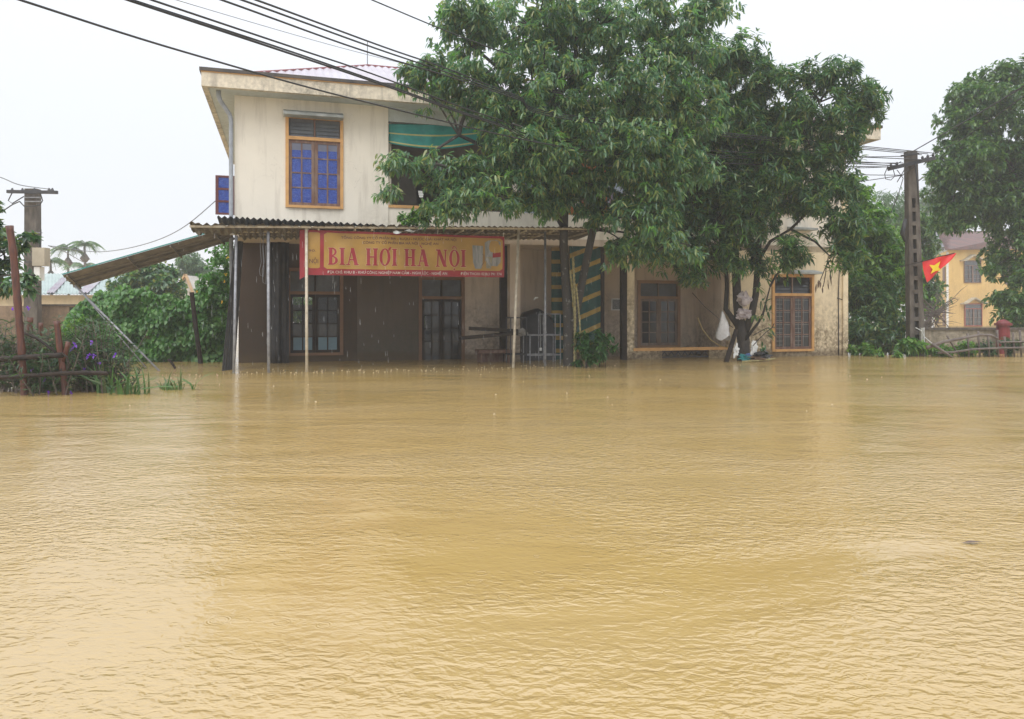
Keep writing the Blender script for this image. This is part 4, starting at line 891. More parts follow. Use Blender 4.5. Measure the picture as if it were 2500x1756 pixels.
# right tree with whorled narrow leaves
b0 = W(1815, 880, 20.6)
s1 = [(b0[0], 20.6, -1.1), W(1815, 880, 20.6), W(1815, 830, 20.6), W(1808, 800, 20.6), W(1800, 740, 20.6), W(1796, 640, 20.5), W(1790, 540, 20.4), W(1785, 400, 20.2), W(1770, 260, 20.0)]
s2 = [W(1815, 815, 20.6), W(1832, 780, 20.55), W(1845, 720, 20.5), W(1850, 640, 20.4), W(1855, 560, 20.3), W(1900, 430, 20.0), W(1960, 330, 19.7), W(2000, 250, 19.5)]
s3 = [W(1808, 805, 20.6), W(1790, 780, 20.7), W(1772, 755, 20.8), W(1775, 700, 20.8), W(1770, 600, 20.8), W(1740, 500, 20.6)]
s4 = [W(1850, 640, 20.4), W(1880, 590, 20.2), W(1930, 560, 20.0), W(1990, 590, 19.9), W(2025, 625, 19.9), W(2050, 600, 19.9)]
s5 = [W(1815, 835, 20.5), W(1850, 790, 20.3), W(1862, 770, 20.2), W(1880, 700, 20.2)]
s6 = [W(1930, 560, 20.0), W(2010, 480, 19.8), W(2080, 390, 19.6)]
blobs = [(1790, 200, 80, 70, 19.9, 1.1), (1870, 210, 70, 45, 19.8, 0.9), (1960, 195, 75, 40, 19.6, 0.8), (2050, 190, 60, 38, 19.4, 0.6), (2110, 225, 40, 50, 19.3, 0.5), (1760, 330, 110, 90, 20.0, 1.3), (1880, 310, 110, 80, 19.8, 1.2), (2000, 290, 100, 65, 19.5, 0.9), (2090, 290, 55, 40, 19.4, 0.6),
         (1780, 450, 120, 85, 20.0, 1.3), (1900, 430, 110, 80, 19.8, 1.1), (2010, 400, 75, 55, 19.6, 0.8), (1980, 490, 80, 60, 19.7, 0.8), (2050, 540, 60, 50, 19.6, 0.6), (1730, 560, 95, 65, 20.0, 1.0), (1670, 640, 75, 50, 19.9, 0.8), (1830, 540, 80, 50, 20.0, 0.9), (1740, 150, 70, 60, 19.6, 0.9), (1810, 130, 50, 35, 19.6, 0.6), (2120, 270, 30, 30, 19.3, 0.4), (2060, 350, 55, 45, 19.4, 0.6), (2040, 460, 45, 40, 19.6, 0.5), (1690, 480, 60, 70, 19.8, 0.9), (1640, 560, 50, 50, 19.8, 0.7), (1760, 650, 50, 40, 20.0, 0.6), (1930, 620, 60, 45, 19.8, 0.6), (1850, 640, 22, 50, 20.2, 0.3), (2060, 620, 55, 40, 19.7, 0.5)]
rt = tree('whorled_leaf_tree', 'tree with dark narrow leaf whorls and bags in its fork, before the right bay', 'tree', (b0[0], 20.6, 0), [(s1, [0.20, 0.18, 0.17, 0.15, 0.12, 0.11, 0.10, 0.07, 0.04]), (s2, [0.12, 0.11, 0.09, 0.08, 0.07, 0.06, 0.04, 0.02]), (s3, [0.09, 0.08, 0.07, 0.06, 0.05, 0.03]), (s4, [0.05, 0.045, 0.035, 0.03, 0.02, 0.015]), (s5, [0.05, 0.035, 0.03, 0.015]), (s6, [0.035, 0.03, 0.015])],
     blobs, 6000, (10, 0.235, 0.052, 1.05, 0.12), m_leaf_dark, m_bark, sub=0.32, per_sub=9, twig=0.75, twig_r=0.013, young=0.02, young_mat=m_leaf_young)
# low shoots on its right side
pts = np.array([W(x, y, 20.2) for x, y in ((1862, 772), (1877, 760), (1885, 800), (1876, 812), (1868, 735), (1855, 700), (1900, 668), (1925, 680), (1880, 680), (1955, 672), (1862, 850), (1868, 858), (1843, 768))])
V, Fc = leaves(pts, np.tile([0.5, -0.3, 0.4], (len(pts), 1))+RNG.normal(size=(len(pts), 3))*0.3, 8, 0.24, 0.07, 1.0, 0.35); stuff(mesh_obj('low_shoots', V, Fc, m_leaf_dark, rt))
pts = np.array([W(x, y, 19.8) for x, y in ((2000, 690), (2008, 700), (2020, 690), (2030, 680), (1995, 700))])
V, Fc = leaves(pts, np.tile([0, 0, -1.0], (len(pts), 1)), 3, 0.22, 0.05, 0.3, 0.9); stuff(mesh_obj('dead_leaves', V, Fc, m_leaf_dead, rt))
mb = MB()
for a, b in (((2022, 640), (2000, 690)), ((2022, 640), (2030, 680)), ((1838, 820), (1876, 800)), ((1838, 845), (1885, 800)), ((1885, 800), (1890, 790)), ((2022, 628), (2010, 700)), ((1838, 868), (1868, 858))): mb.tube(limb(W(*a, 20.1), W(*b, 20.0), 0.05, 3), 0.012, 5)
stuff(mb.build('twigs', m_bark, rt))
mb = MB(); mb.tube([W(1797, 805, 20.3), W(1790, 830, 20.25), W(1773, 884, 20.1), W(1768, 900, 20.1)], [0.05, 0.06, 0.07, 0.07], 8); tag(mb.build('leaning_log', m_dark_wood), 'short dark log leaning against the left side of the whorled tree trunk', 'log')
# bags in the fork
blobmesh('plastic_bag', W(1817, 731, 20.25), (0.20, 0.13, 0.22), m_pinkcloth, 'upper crumpled pinkish grey bag stuck in the tree fork', 'bag', 5, rough=0.3, group='bags in the tree')
blobmesh('plastic_bag', W(1816, 768, 20.25), (0.19, 0.12, 0.17), m_pinkcloth, 'lower crumpled pinkish bag stuck in the tree fork', 'bag', 9, rough=0.42, group='bags in the tree')
mb = MB(); top = W(1763, 757, 20.3); mb.v.append(top); nb = 12; lv = 6
for j in range(1, lv+1):
    for i in range(nb):
        an = 2*math.pi*i/nb; rr_ = 0.20*(j/lv)**0.8*(1+0.25*math.sin(3*an+j)); mb.v.append((top[0]+0.05*j/lv+rr_*math.cos(an), top[1]+rr_*0.6*math.sin(an), top[2]-0.75*j/lv*(1+0.10*math.sin(2*an))))
for i in range(nb): mb.f.append((0, 1+i, 1+(i+1) % nb)); mb.mi.append(0)
for j in range(lv-1):
    for i in range(nb): a = 1+j*nb+i; b = 1+j*nb+(i+1) % nb; mb.f.append((a, a+nb, b+nb, b)); mb.mi.append(0)
tag(mb.build('plastic_bag', m_plastic, None, True), 'long white plastic bag hanging from the left limb of the tree', 'bag', 'bags in the tree')
# debris caught at the trunk
dz = 0.05
for (x, y, sx, sy, sz, mt, lb, sd_) in ((1818, 872, 0.17, 0.12, 0.11, M('teal_plastic', (0.04, 0.25, 0.26), 0.4), 'teal plastic bag floating at the foot of the trunk', 1), (1826, 868, 0.10, 0.08, 0.07, M('blue_plastic', (0.10, 0.17, 0.36), 0.4), 'blue plastic wrapper beside the teal bag', 2),
        (1866, 866, 0.26, 0.14, 0.10, M('black_rubber', (0.02, 0.02, 0.025), 0.4), 'black rubber bundle caught beside the trunk', 3), (1873, 873, 0.09, 0.07, 0.08, m_white, 'small white box floating by the black bundle', 4), (1852, 874, 0.36, 0.18, 0.07, M('brown_litter', (0.16, 0.10, 0.06), 0.8), 'brown leaf litter raft around the trunk', 5),
        (1797, 857, 0.09, 0.05, 0.17, m_white, 'white curved tub half hidden left of the trunk', 6), (1841, 852, 0.10, 0.06, 0.20, m_white, 'white curved tub half hidden right of the trunk', 7)):
    q = W(x, y, 20.2); blobmesh('floating_debris', q, (sx, sy, sz), mt, lb, 'debris', sd_, rough=0.5, group='flood debris around the trunk')
mb = MB(); mb.tube([W(1812, 883, 20.0), W(1850, 881, 20.0), W(1893, 876, 20.1)], 0.025, 6); tag(mb.build('bamboo_stick', m_cane), 'yellow bamboo stick lying in the water before the trunk', 'stick')
mb = MB(); mb.tube([W(x, y, 21) for x, y in ((1703, 775), (1715, 805), (1735, 830), (1758, 845), (1782, 850))], 0.012, 5); tag(mb.build('rope', M('yellow_rope', (0.42, 0.30, 0.10), 0.8)), 'slack yellow rope tied from the veranda to the trunk', 'rope')
mb = MB(); mb.tube([W(x, y, 21) for x, y in ((1690, 715), (1720, 748), (1757, 780), (1790, 800))], 0.010, 5); tag(mb.build('wire', m_black_cable), 'thin black wire running down to the tree limb', 'wire')

# ------------------------------------------------------------------ shrubs
def shrub(name, label, base, blobs, total, spec, mat, group=None, sub=0.2, per_sub=8, cat='shrub', stems=6, stem_mat=None, young=0, detail=True, ground=-1.0, twig=0.35):
    root = thing(name, base, label, cat, group)
    P_, A_, Sb = blob_points(blobs, total, sub, per_sub)
    keep = P_[:, 2] > 0.0; P_, A_ = P_[keep], A_[keep]
    mb = MB()
    bl = np.array(base); k_ = 0
    for s_ in Sb:
        if RNG.uniform() < twig: k_ += 1; bx_ = bl+np.array([(s_[0]-bl[0])*0.6, (s_[1]-bl[1])*0.6, 0]); bx_[2] = ground; mb.tube(limb(bx_, s_, 0.03, 3), [0.014, 0.011, 0.009, 0.006], 4, False)
    if k_: stuff(mb.build('stems', stem_mat or m_bark, root))
    V, Fc = leaves(P_, A_, spec[0], spec[1], spec[2], spec[3], spec[4], detail=detail); stuff(mesh_obj('foliage', V, Fc, mat, root))
    return root
shrub('bush', 'leafy green bush at the foot of the canes and striped tarp', (W(1440, 890, 18.0)[0], 18.0, 0), [(1440, 860, 50, 32, 18.0, 0.4), (1420, 835, 25, 18, 18.0, 0.2), (1470, 835, 30, 25, 18.0, 0.3), (1500, 845, 18, 12, 18.0, 0.15), (1460, 812, 18, 12, 18.0, 0.2)], 230, (6, 0.16, 0.06, 0.9, 0.4), leaf_mat('bush_green', [(0.02, 0.07, 0.02), (0.04, 0.12, 0.03), (0.07, 0.17, 0.04)]), sub=0.12)
shrub('flowering_shrub', 'small shrub with red flowers on the awning by the gallery opening', W(1060, 540, 17.6), [(1040, 520, 40, 22, 17.6, 0.3), (1000, 530, 20, 15, 17.6, 0.2)], 150, (6, 0.16, 0.06, 0.9, 0.4), m_leaf_bright, sub=0.14, ground=3.4)
fl_ = bpy.data.objects[-1] if False else None
def flowers(parent_thing, spots, Y, size, mat, petals=5, name='flower'):
    for (x, y) in spots:
        c_ = np.array([W(x, y, Y)]); V, Fc = leaves(np.repeat(c_, 1, 0), np.array([[RNG.normal()*0.4, -0.8, 0.3]]), petals, size, size*0.62, 0.95, -0.1, jit=0.003, detail=False); mesh_obj(name, V, Fc, mat, parent_thing)
flowers([o for o in C.objects if o.name.startswith('flowering_shrub')][0], [(1066, 530), (1078, 526), (1070, 537), (1083, 534), (1062, 540), (1074, 519)], 17.2, 0.085, m_petal_r)

# ------------------------------------------------------------------ RIGHT SIDE
def bigtree(name, label, Yb, blobs, total, spec, mat, stems=None, **kw):
    if stems is None:
        b_ = blobs[0]; x0 = W(b_[0], 0, Yb)[0]; top = W(b_[0], b_[1], b_[4]); stems = [([(x0, Yb, -1.2), (x0+0.1, Yb, top[2]*0.5), top], [0.18, 0.14, 0.05])]
    return tree(name, label, 'tree', (stems[0][0][0][0], Yb, 0), stems, blobs, total, spec, mat, m_bark, detail=False, **kw)
# large tree at right frame edge
bt = W(2560, 850, 30)
bigtree('spreading_tree', 'large dark green tree overhanging the yellow house at the right edge', 30, [(2400, 260, 105, 80, 30, 2.2), (2450, 380, 90, 90, 30, 2.4), (2350, 400, 70, 60, 29.5, 1.6), (2480, 520, 70, 90, 30, 2.2), (2360, 330, 60, 60, 30, 1.5), (2330, 500, 45, 60, 30, 1.4), (2420, 470, 80, 60, 30, 1.8), (2490, 640, 62, 75, 29, 1.8), (2462, 735, 32, 50, 28.5, 1.2), (2500, 760, 50, 60, 28, 1.4), (2330, 545, 45, 20, 30, 1.0), (2290, 440, 28, 50, 30, 1.0), (2440, 200, 60, 45, 30, 1.4), (2600, 400, 120, 220, 30, 3), (2410, 520, 60, 30, 30, 1.4), (2370, 225, 35, 40, 30, 0.8)], 11000, (6, 0.23, 0.10, 0.9, 0.5), m_leaf_far,
        stems=[([(bt[0], 30, -1.2), W(2540, 700, 30), W(2500, 500, 30), W(2450, 380, 30), W(2400, 260, 30)], [0.35, 0.3, 0.25, 0.15, 0.06]), ([W(2500, 500, 30), W(2420, 430, 30), W(2330, 420, 29.8)], [0.14, 0.1, 0.05])], sub=0.38, per_sub=10, twig=0.35)
bigtree('garden_tree', 'bright green leafy tree directly right of the house behind the flooded yard', 26, [(2110, 560, 65, 60, 26, 1.5), (2090, 480, 35, 60, 26, 1.0), (2150, 620, 70, 60, 26, 1.4), (2110, 700, 70, 80, 25.5, 1.4), (2180, 700, 50, 70, 25.5, 1.0), (2080, 640, 30, 100, 26, 0.8)], 3600, (6, 0.22, 0.09, 0.9, 0.4), m_leaf_bright, sub=0.45, per_sub=12, twig=0.3)
bigtree('bamboo_clump', 'pale feathery bamboo clump rising behind the concrete pole', 44, [(2180, 560, 70, 55, 44, 1.5), (2160, 500, 40, 45, 44, 1.3), (2310, 540, 60, 70, 78, 2.5), (2220, 640, 60, 60, 50, 1.6), (2290, 480, 50, 50, 78, 2.2)], 4200, (7, 0.34, 0.06, 0.8, 0.9), m_leaf_bamboo, sub=0.9, per_sub=14, twig=0.2)
shrub('shrub', 'dense dark shrub at the water edge right of the house corner', (W(2120, 868, 24)[0], 24, 0), [(2100, 810, 40, 50, 24, 0.7), (2150, 790, 50, 70, 24, 0.8), (2190, 820, 25, 40, 24, 0.5), (2130, 720, 60, 50, 24.5, 0.7)], 1500, (8, 0.22, 0.06, 1.0, 0.3), m_leaf_dark, group='shrubs right of the house', sub=0.25, detail=False)
shrub('shrub', 'broad leaved plant at the foot of the right utility pole', (W(2222, 868, 22.6)[0], 22.6, 0), [(2222, 845, 26, 20, 22.6, 0.25)], 60, (6, 0.26, 0.13, 1.0, 0.5), m_leaf_bright, group='shrubs right of the house', sub=0.15)
shrub('shrub', 'small bright plants floating between house corner and right pole', (W(2110, 866, 23)[0], 23, 0), [(2100, 850, 30, 14, 23, 0.3), (2130, 860, 20, 8, 22.5, 0.3), (2190, 868, 18, 5, 22, 0.2)], 90, (5, 0.18, 0.09, 1.0, 0.2), m_leaf_bright, group='shrubs right of the house', sub=0.12)
bigtree('backdrop_tree', 'dark tree filling the gap behind the flag and the slotted pole', 38, [(2262, 730, 30, 60, 38, 1.2), (2250, 640, 30, 60, 38, 1.2), (2240, 560, 30, 50, 38, 1.2)], 1500, (6, 0.26, 0.11, 0.9, 0.4), m_leaf_far, sub=0.5, per_sub=10, twig=0.2)
q_ = h2w((3.2, 11.0, 0)); shrub('shrub', 'green shrub behind the house glimpsed through the see-through panes', q_, [(740, 760, 120, 55, 29, 1.0), (1030, 770, 60, 45, 31, 1.0)], 900, (6, 0.24, 0.11, 0.9, 0.4), m_leaf_bright, sub=0.3, detail=False)
# utility poles: tapered concrete with open slots
def upole(base_px, base_y, top_px, top_y, Y, w0, w1, label, slots, sl_from, sl_to):
    a = np.array(W(base_px, base_y, Y)); b = np.array(W(top_px, top_y, Y)); root = thing('utility_pole', (a[0], Y, 0), label, 'utility pole', 'concrete utility poles')
    d = b-a; bot = a-d*(1.2/d[2]); P_ = lambda z: bot+(b-bot)*((z-bot[2])/(b[2]-bot[2])); wz = lambda z: w0+(w1-w0)*max(0, z)/b[2]
    mb = MB(); D = 0.13
    def slab(z0, z1, f0, f1):   # fraction range across width
        qs = []
        for z in (z0, z1):
            c_ = P_(z); w_ = wz(z); qs.append([(c_[0]+w_*(f0-0.5), Y-D, z), (c_[0]+w_*(f1-0.5), Y-D, z), (c_[0]+w_*(f1-0.5), Y+D, z), (c_[0]+w_*(f0-0.5), Y+D, z)])
        mb.hexa(qs[0], qs[1])
    if slots:
        slab(-1.2, b[2], 0, 0.30); slab(-1.2, b[2], 0.62, 1.0)
        zs = np.linspace(sl_from, sl_to, slots+1); slab(-1.2, sl_from, 0.30, 0.62)
        for i in range(slots): h_ = zs[i+1]-zs[i]; slab(zs[i+1]-h_*0.3, zs[i+1], 0.30, 0.62)
        slab(sl_to, b[2], 0.30, 0.62)
        # thin web closing the slots at the back
        mb2 = MB(); c0, c1 = P_(sl_from), P_(sl_to); mb2.hexa([(c0[0]-0.10, Y+0.05, sl_from), (c0[0]+0.07, Y+0.05, sl_from), (c0[0]+0.07, Y+0.07, sl_from), (c0[0]-0.10, Y+0.07, sl_from)], [(c1[0]-0.06, Y+0.05, sl_to), (c1[0]+0.05, Y+0.05, sl_to), (c1[0]+0.05, Y+0.07, sl_to), (c1[0]-0.06, Y+0.07, sl_to)]); mb2.build('web', m_conc_dark, root)
    else: slab(-1.2, b[2], 0, 1)
    mb.build('shaft', m_concrete, root); return root, P_
pr, PP = upole(2236, 868, 2223, 370, 23.1, 0.50, 0.28, 'weathered concrete pole with ladder slots standing right of the house beside the flag', 11, 0.35, 4.9)
mb = MB(); mb.beam(W(2168, 413, 22.85), W(2282, 386, 22.85), 0.09, 0.11); mb.build('crossarm', m_iron, pr)
mb = MB(); mb.beam(W(2200, 381, 22.85), W(2243, 375, 22.85), 0.06, 0.05); mb.build('crossarm', m_iron, pr)
for i, x in enumerate((2175, 2190, 2252, 2265, 2278)):
    q = W(x, 413-(x-2168)*0.235-8, 22.85); mb = MB(); mb.tube([(q[0], q[1], q[2]-0.06), q, (q[0], q[1], q[2]+0.05)], [0.02, 0.045, 0.02], 8); mb.build('insulator', m_iron, pr)
mb = MB(); mb.tube([W(2210, 535, 22.8), W(2203, 570, 22.8), W(2210, 590, 22.8)], [0.05, 0.07, 0.04], 8); mb.tube([W(2235, 400, 22.8), W(2240, 450, 22.8), W(2243, 500, 22.8)], [0.03, 0.02, 0.01], 6); mb.build('cable_coil', m_black_cable, pr, True)
mb = MB(); a = W(2251, 825, 22.8); mb.box(a[0]-0.05, a[0]+0.05, 22.75, 22.85, a[2]-0.20, a[2]+0.30); mb.build('meter_box', M('dirty_white', (0.45, 0.44, 0.40), 0.6, (0.3, 0.29, 0.26), 8), pr)
mb = MB(); mb.tube([W(2235, 800, 22.75), W(2250, 808, 22.75), W(2256, 822, 22.75), W(2275, 838, 22.7), W(2290, 850, 22.7)], 0.012, 5); mb.tube([W(2256, 800, 22.7), W(2258, 880, 22.7)], 0.010, 5); mb.build('cable', m_white, pr)
# loose wires round the crossarm
for i, pth in enumerate((((2168, 405), (2160, 425), (2162, 437), (2175, 440), (2185, 430), (2180, 412)), ((2190, 415), (2205, 435), (2195, 470), (2175, 520)), ((2215, 400), (2205, 420), (2190, 445), (2200, 430), (2235, 405)), ((2200, 395), (2190, 400), (2172, 412)))):
    mb = MB(); mb.tube([W(x, y, 22.8) for x, y in pth], 0.012, 5); mb.build('loose_wire', m_black_cable, pr)
# flag
fg = thing('flag', W(2210, 640, 22.6), 'red flag with a yellow star on a thin staff tied to the pole', 'flag')
mb = MB(); mb.tube([W(2198, 652, 22.6), W(2250, 639, 22.6), W(2330, 618, 22.6)], 0.014, 6); mb.build('staff', m_dark_wood, fg)
A_, B_, C_ = np.array(W(2252, 638, 22.6)), np.array(W(2332, 618, 22.6)), np.array(W(2262, 690, 22.6))
mb = MB(); nfl = 12
def fsurf(s_, t, off=0.0):    # s along staff, t down
    p_ = A_*(1-s_)+B_*s_; low = A_*0+C_; e = p_+(low-A_)*(1-s_)**0.9*t
    e = e+np.array([0.05*t*s_, 0, 0]); return (e[0], e[1]+0.04*math.sin(s_*9+t*4)-off, e[2])
for side in (0, 1):
    o0 = len(mb.v)
    for j in range(nfl+1):
        for i in range(nfl+1): mb.v.append(fsurf(i/nfl*0.985, j/nfl, -0.006*side))
    for j in range(nfl):
        for i in range(nfl): a = o0+j*(nfl+1)+i; mb.f.append((a, a+1, a+nfl+2, a+nfl+1)); mb.mi.append(0)
mb.build('cloth', M('flag_red', (0.72, 0.025, 0.02), 0.55, (0.62, 0.02, 0.02), 4), fg, True)
star = []
cx, cy = 2283, 654
outer = [(2296, 637), (2290, 652), (2301, 662)*0 or (2298, 659), (2284, 659), (2272, 672), (2276, 659), (2268, 643), (2281, 648)]
outer = [(2296, 638), (2291, 652), (2297, 660), (2284, 662), (2272, 669), (2277, 658), (2269, 647), (2281, 648)]
mb = MB(); mb.add([(W(x, y, 22.5)[0], 22.5, W(x, y, 22.5)[2]) for x, y in outer]+[(W(cx, cy, 22.5)[0], 22.5, W(cx, cy, 22.5)[2])], [(i, (i+1) % 8, 8) for i in range(8)]); mb.build('star', M('star_yellow', (0.85, 0.62, 0.02), 0.55), fg)
# yellow house
yh = thing('yellow_house', W(2400, 804, 62)[:2]+(0,), 'yellow two storey house with a clay tile roof behind the right hand trees', 'house')
YC = 60.0
xc0 = W(2313, 700, YC)[0]; xR = xc0+14; zE = W(2313, 612, YC)[2]
yl, yr = 58.0+0, 66.0
# front wall runs right and slightly away, side wall runs back-left
def fY(px): return YC/(1-0.00058*(px-2313))
def YW(px, py, d=0.0): Y = fY(px)-d; return W(px, py, Y)
def ywall(x0, x1, y0, y1, d0, d1, mb):
    q0 = [YW(x0, y1, d1), YW(x1, y1, d1), YW(x1, y1, d0), YW(x0, y1, d0)]; q1 = [YW(x0, y0, d1), YW(x1, y0, d1), YW(x1, y0, d0), YW(x0, y0, d0)]; mb.hexa(q0, q1)
mb = MB(); ywall(2313, 2560, 606, 830, -0.2, 0, mb); mb.build('wall', m_yellow, yh)
sb0, sb1 = W(2313, 606, YC), W(2281, 606, 70); mb = MB(); zt_ = sb0[2]
mb.hexa([(sb0[0], YC, -1), (sb0[0]+0.2, YC, -1), (sb1[0]+0.2, 70, -1), (sb1[0], 70, -1)], [(sb0[0], YC, zt_), (sb0[0]+0.2, YC, zt_), (sb1[0]+0.2, 70, zt_), (sb1[0], 70, zt_)]); mb.build('side_wall', m_yellow, yh)
mb = MB(); q = YW(2312, 700, 0.06); mb.box(q[0]-0.06, q[0]+0.1, q[1]-0.05, q[1], -1, zt_-0.3); mb.build('corner_trim', m_white, yh)
def px_side(t): # t 0..1 along side wall from the front corner
    return (sb0[0]*(1-t)+sb1[0]*t-0.04, YC*(1-t)+70*t)
for (t0, t1, y0, y1) in ((0.12, 0.28, 655, 692), (0.62, 0.78, 668, 700), (0.12, 0.28, 757, 795), (0.62, 0.78, 745, 790)):
    a, b = px_side(t0), px_side(t1); z0, z1 = W(2300, y1, 63)[2], W(2300, y0, 63)[2]; mb = MB(); mb.hexa([(a[0]-0.03, a[1], z0), (a[0]+0.03, a[1], z0), (b[0]+0.03, b[1], z0), (b[0]-0.03, b[1], z0)], [(a[0]-0.03, a[1], z1), (a[0]+0.03, a[1], z1), (b[0]+0.03, b[1], z1), (b[0]-0.03, b[1], z1)]); mb.build('window', m_wood_old, yh)
def ywin(x0, x1, y0, y1, frame, hood, rows=3):
    mb = MB(); t = 2.0
    ywall(x0, x0+t, y0, y1, 0, 0.12, mb); ywall(x1-t, x1, y0, y1, 0, 0.12, mb); ywall(x0+t, x1-t, y0, y0+t, 0, 0.12, mb); ywall(x0+t, x1-t, y1-t, y1, 0, 0.12, mb); tr_ = y0+(y1-y0)*0.22; ywall(x0+t, x1-t, tr_, tr_+1.5, 0, 0.12, mb)
    wdw = mb.build('window', frame, yh); xm = (x0+x1)/2
    mb = MB(); ywall(xm-1.5, xm+1.5, tr_+1.5, y1-t, 0, 0.10, mb)
    for r_ in range(1, rows+1): yy = tr_+(y1-tr_)*r_/(rows+1); ywall(x0+t, xm-1.5, yy, yy+0.7, 0, 0.08, mb); ywall(xm+1.5, x1-t, yy, yy+0.7, 0, 0.08, mb)
    for xx in ((x0+t+xm)/2, (x1-t+xm)/2): ywall(xx-0.4, xx+0.4, tr_+1.5, y1-t, 0, 0.07, mb)
    mb.build('casement', m_wood_old, wdw)
    for (a, b, c_, d) in ((x0+t, xm, tr_+1.5, y1-t), (xm, x1-t, tr_+1.5, y1-t), (x0+t, x1-t, y0+t, tr_)): mb = MB(); ywall(a, b, c_, d, 0.01, 0.03, mb); mb.build('pane', m_darkglass, wdw)
    mb = MB(); xa, xb = x0-8, x1+7; pk_ = (xa+xb)/2-2
    for (p0, p1) in (((xa, y0+1), (x0+2, y0-1)), ((x0+1, y0-1), (pk_, y0-13)), ((pk_, y0-13), (x1-1, y0-2)), ((x1-2, y0-2), (xb, y0-1))): mb.beam(YW(p0[0], p0[1], 0.2), YW(p1[0], p1[1], 0.2), 0.5, 0.10)
    mb.build('pediment', M('pale_pediment', (0.45, 0.40, 0.30), 0.8), yh)
ywin(2354, 2396, 636, 691, m_wood_old, True); ywin(2355, 2399, 741, 797, M('red_frame', (0.40, 0.07, 0.04), 0.6), True); ywin(2455, 2497, 640, 695, m_wood_old, True)
# roof of rows of tiles
r00, r10, r01, r11 = np.array(YW(2308, 611, 0.8)), np.array(YW(2600, 606, 0.8)), np.array(W(2287, 568, 65)), np.array(W(2560, 560, 70))
mb = MB(); rows_, cols_ = 20, 60
for j in range(rows_):
    t0, t1 = j/rows_, (j+1)/rows_
    for i in range(cols_):
        s0, s1 = i/cols_, (i+0.94)/cols_; P = lambda s_, t: (r00*(1-s_)+r10*s_)*(1-t)+(r01*(1-s_)+r11*s_)*t
        h0 = 0.07+0.02*RNG.uniform(); a, b, c_, d = P(s0, t0), P(s1, t0), P(s1, t1+0.01), P(s0, t1+0.01); up = np.array([0, 0, 1.0])
        mb.add([a+up*h0, b+up*h0, c_+up*0.02, d+up*0.02, a, b], [(0, 1, 2, 3), (4, 5, 1, 0)])
stuff(mb.build('roof_tiles', m_tile, yh))
mb = MB(); mb.quad(tuple(r00), tuple(r10), tuple(r11), tuple(r01)); bk = np.array(W(2287, 600, 74)); mb.build('roof', m_tile, yh)
g0, g1, g2 = np.array(W(2313, 612, YC)), r01, np.array(W(2280, 625, 70)); mb = MB(); mb.add([g0, g1-np.array([0, 0, 0.3]), g2, g0+(0.2, 0, 0), g1-np.array([-0.2, 0, 0.3]), g2+(0.2, 0, 0)], [(0, 1, 2), (5, 4, 3), (0, 3, 4, 1), (1, 4, 5, 2), (2, 5, 3, 0)]); mb.build('gable', M('gable_blue_white', (0.52, 0.56, 0.58), 0.8), yh)
mb = MB(); mb.beam(tuple(r00+np.array([-0.3, -0.2, 0.1])), tuple(r01+np.array([-0.3, 0, 0.15])), 0.18, 0.28); mb.beam(tuple(r01+np.array([-0.3, 0, 0.1])), tuple(g2+np.array([-0.5, 0.5, 0.0])), 0.18, 0.25); mb.build('bargeboard', M('grey_board', (0.16, 0.16, 0.18), 0.7), yh)
# boundary wall
bw = MB(); a, b = W(2255, 803, 30), W(2600, 803, 30); zt_ = a[2]; bw.box(W(2255, 803, 24.5)[0], 26, 24.5, 24.7, -1.2, 0.75); o = tag(bw.build('boundary_wall', m_oldwall), 'mouldy grey boundary wall before the yellow house', 'wall')
bw = MB(); bw.box(W(2255, 803, 24.5)[0]-0.03, 26.03, 24.44, 24.76, 0.75, 0.82); bw.build('coping', m_concrete, o)
mb = MB()
rp = thing('red_post_box', W(2448, 850, 24)[:2]+(0,), 'dull red pillar shaped box with a cap behind the stick fence', 'pillar box')
for (nm, z0, z1, r_) in (('body', -1.0, W(0, 795, 24)[2], 0.19), ('rim', W(0, 795, 24)[2], W(0, 789, 24)[2], 0.25), ('cap', W(0, 789, 24)[2], W(0, 780, 24)[2], 0.20)):
    q = W(2449, 800, 24); mb = MB(); mb.tube([(q[0], 24, z0), (q[0], 24, z1)], r_, 14) if nm != 'cap' else mb.tube([(q[0], 24, z0), (q[0], 24, (z0+z1)/2), (q[0], 24, z1)], [0.2, 0.16, 0.03], 14); mb.build(nm, M('dull_red_paint', (0.20, 0.025, 0.03), 0.6, (0.12, 0.02, 0.02), 5), rp)
# stick fence right
sf = thing('stick_fence', W(2380, 872, 22.2)[:2]+(0,), 'broken fence of grey branches sagging into the water right of the pole', 'fence')
def stick(pth, Y, r_, nm='rail', mt=m_branch, par=sf): mb = MB(); mb.tube([W(x, y, Y) for x, y in pth], [r_*(1-0.35*i/max(1, len(pth)-1)) for i in range(len(pth))], 7); return mb.build(nm, mt, par, True)
stick(((2262, 850), (2300, 836), (2350, 826), (2395, 818), (2420, 819), (2437, 828)), 22.0, 0.050); stick(((2290, 862), (2330, 860), (2375, 853), (2420, 851), (2520, 848)), 22.1, 0.040); stick(((2440, 836), (2520, 834)), 22.2, 0.03)
stick(((2275, 840), (2300, 856), (2335, 880)), 21.9, 0.045); stick(((2312, 820), (2330, 850), (2350, 882)), 22.15, 0.028)
for i, x in enumerate((2362, 2388, 2412, 2434, 2452, 2473, 2490, 2510)): y0 = (815, 808, 818, 806, 822, 812, 806, 812)[i]; stick(((x, y0), (x+2, 840), (x+4, 878)), 22.25, 0.036, 'stake', m_branch)
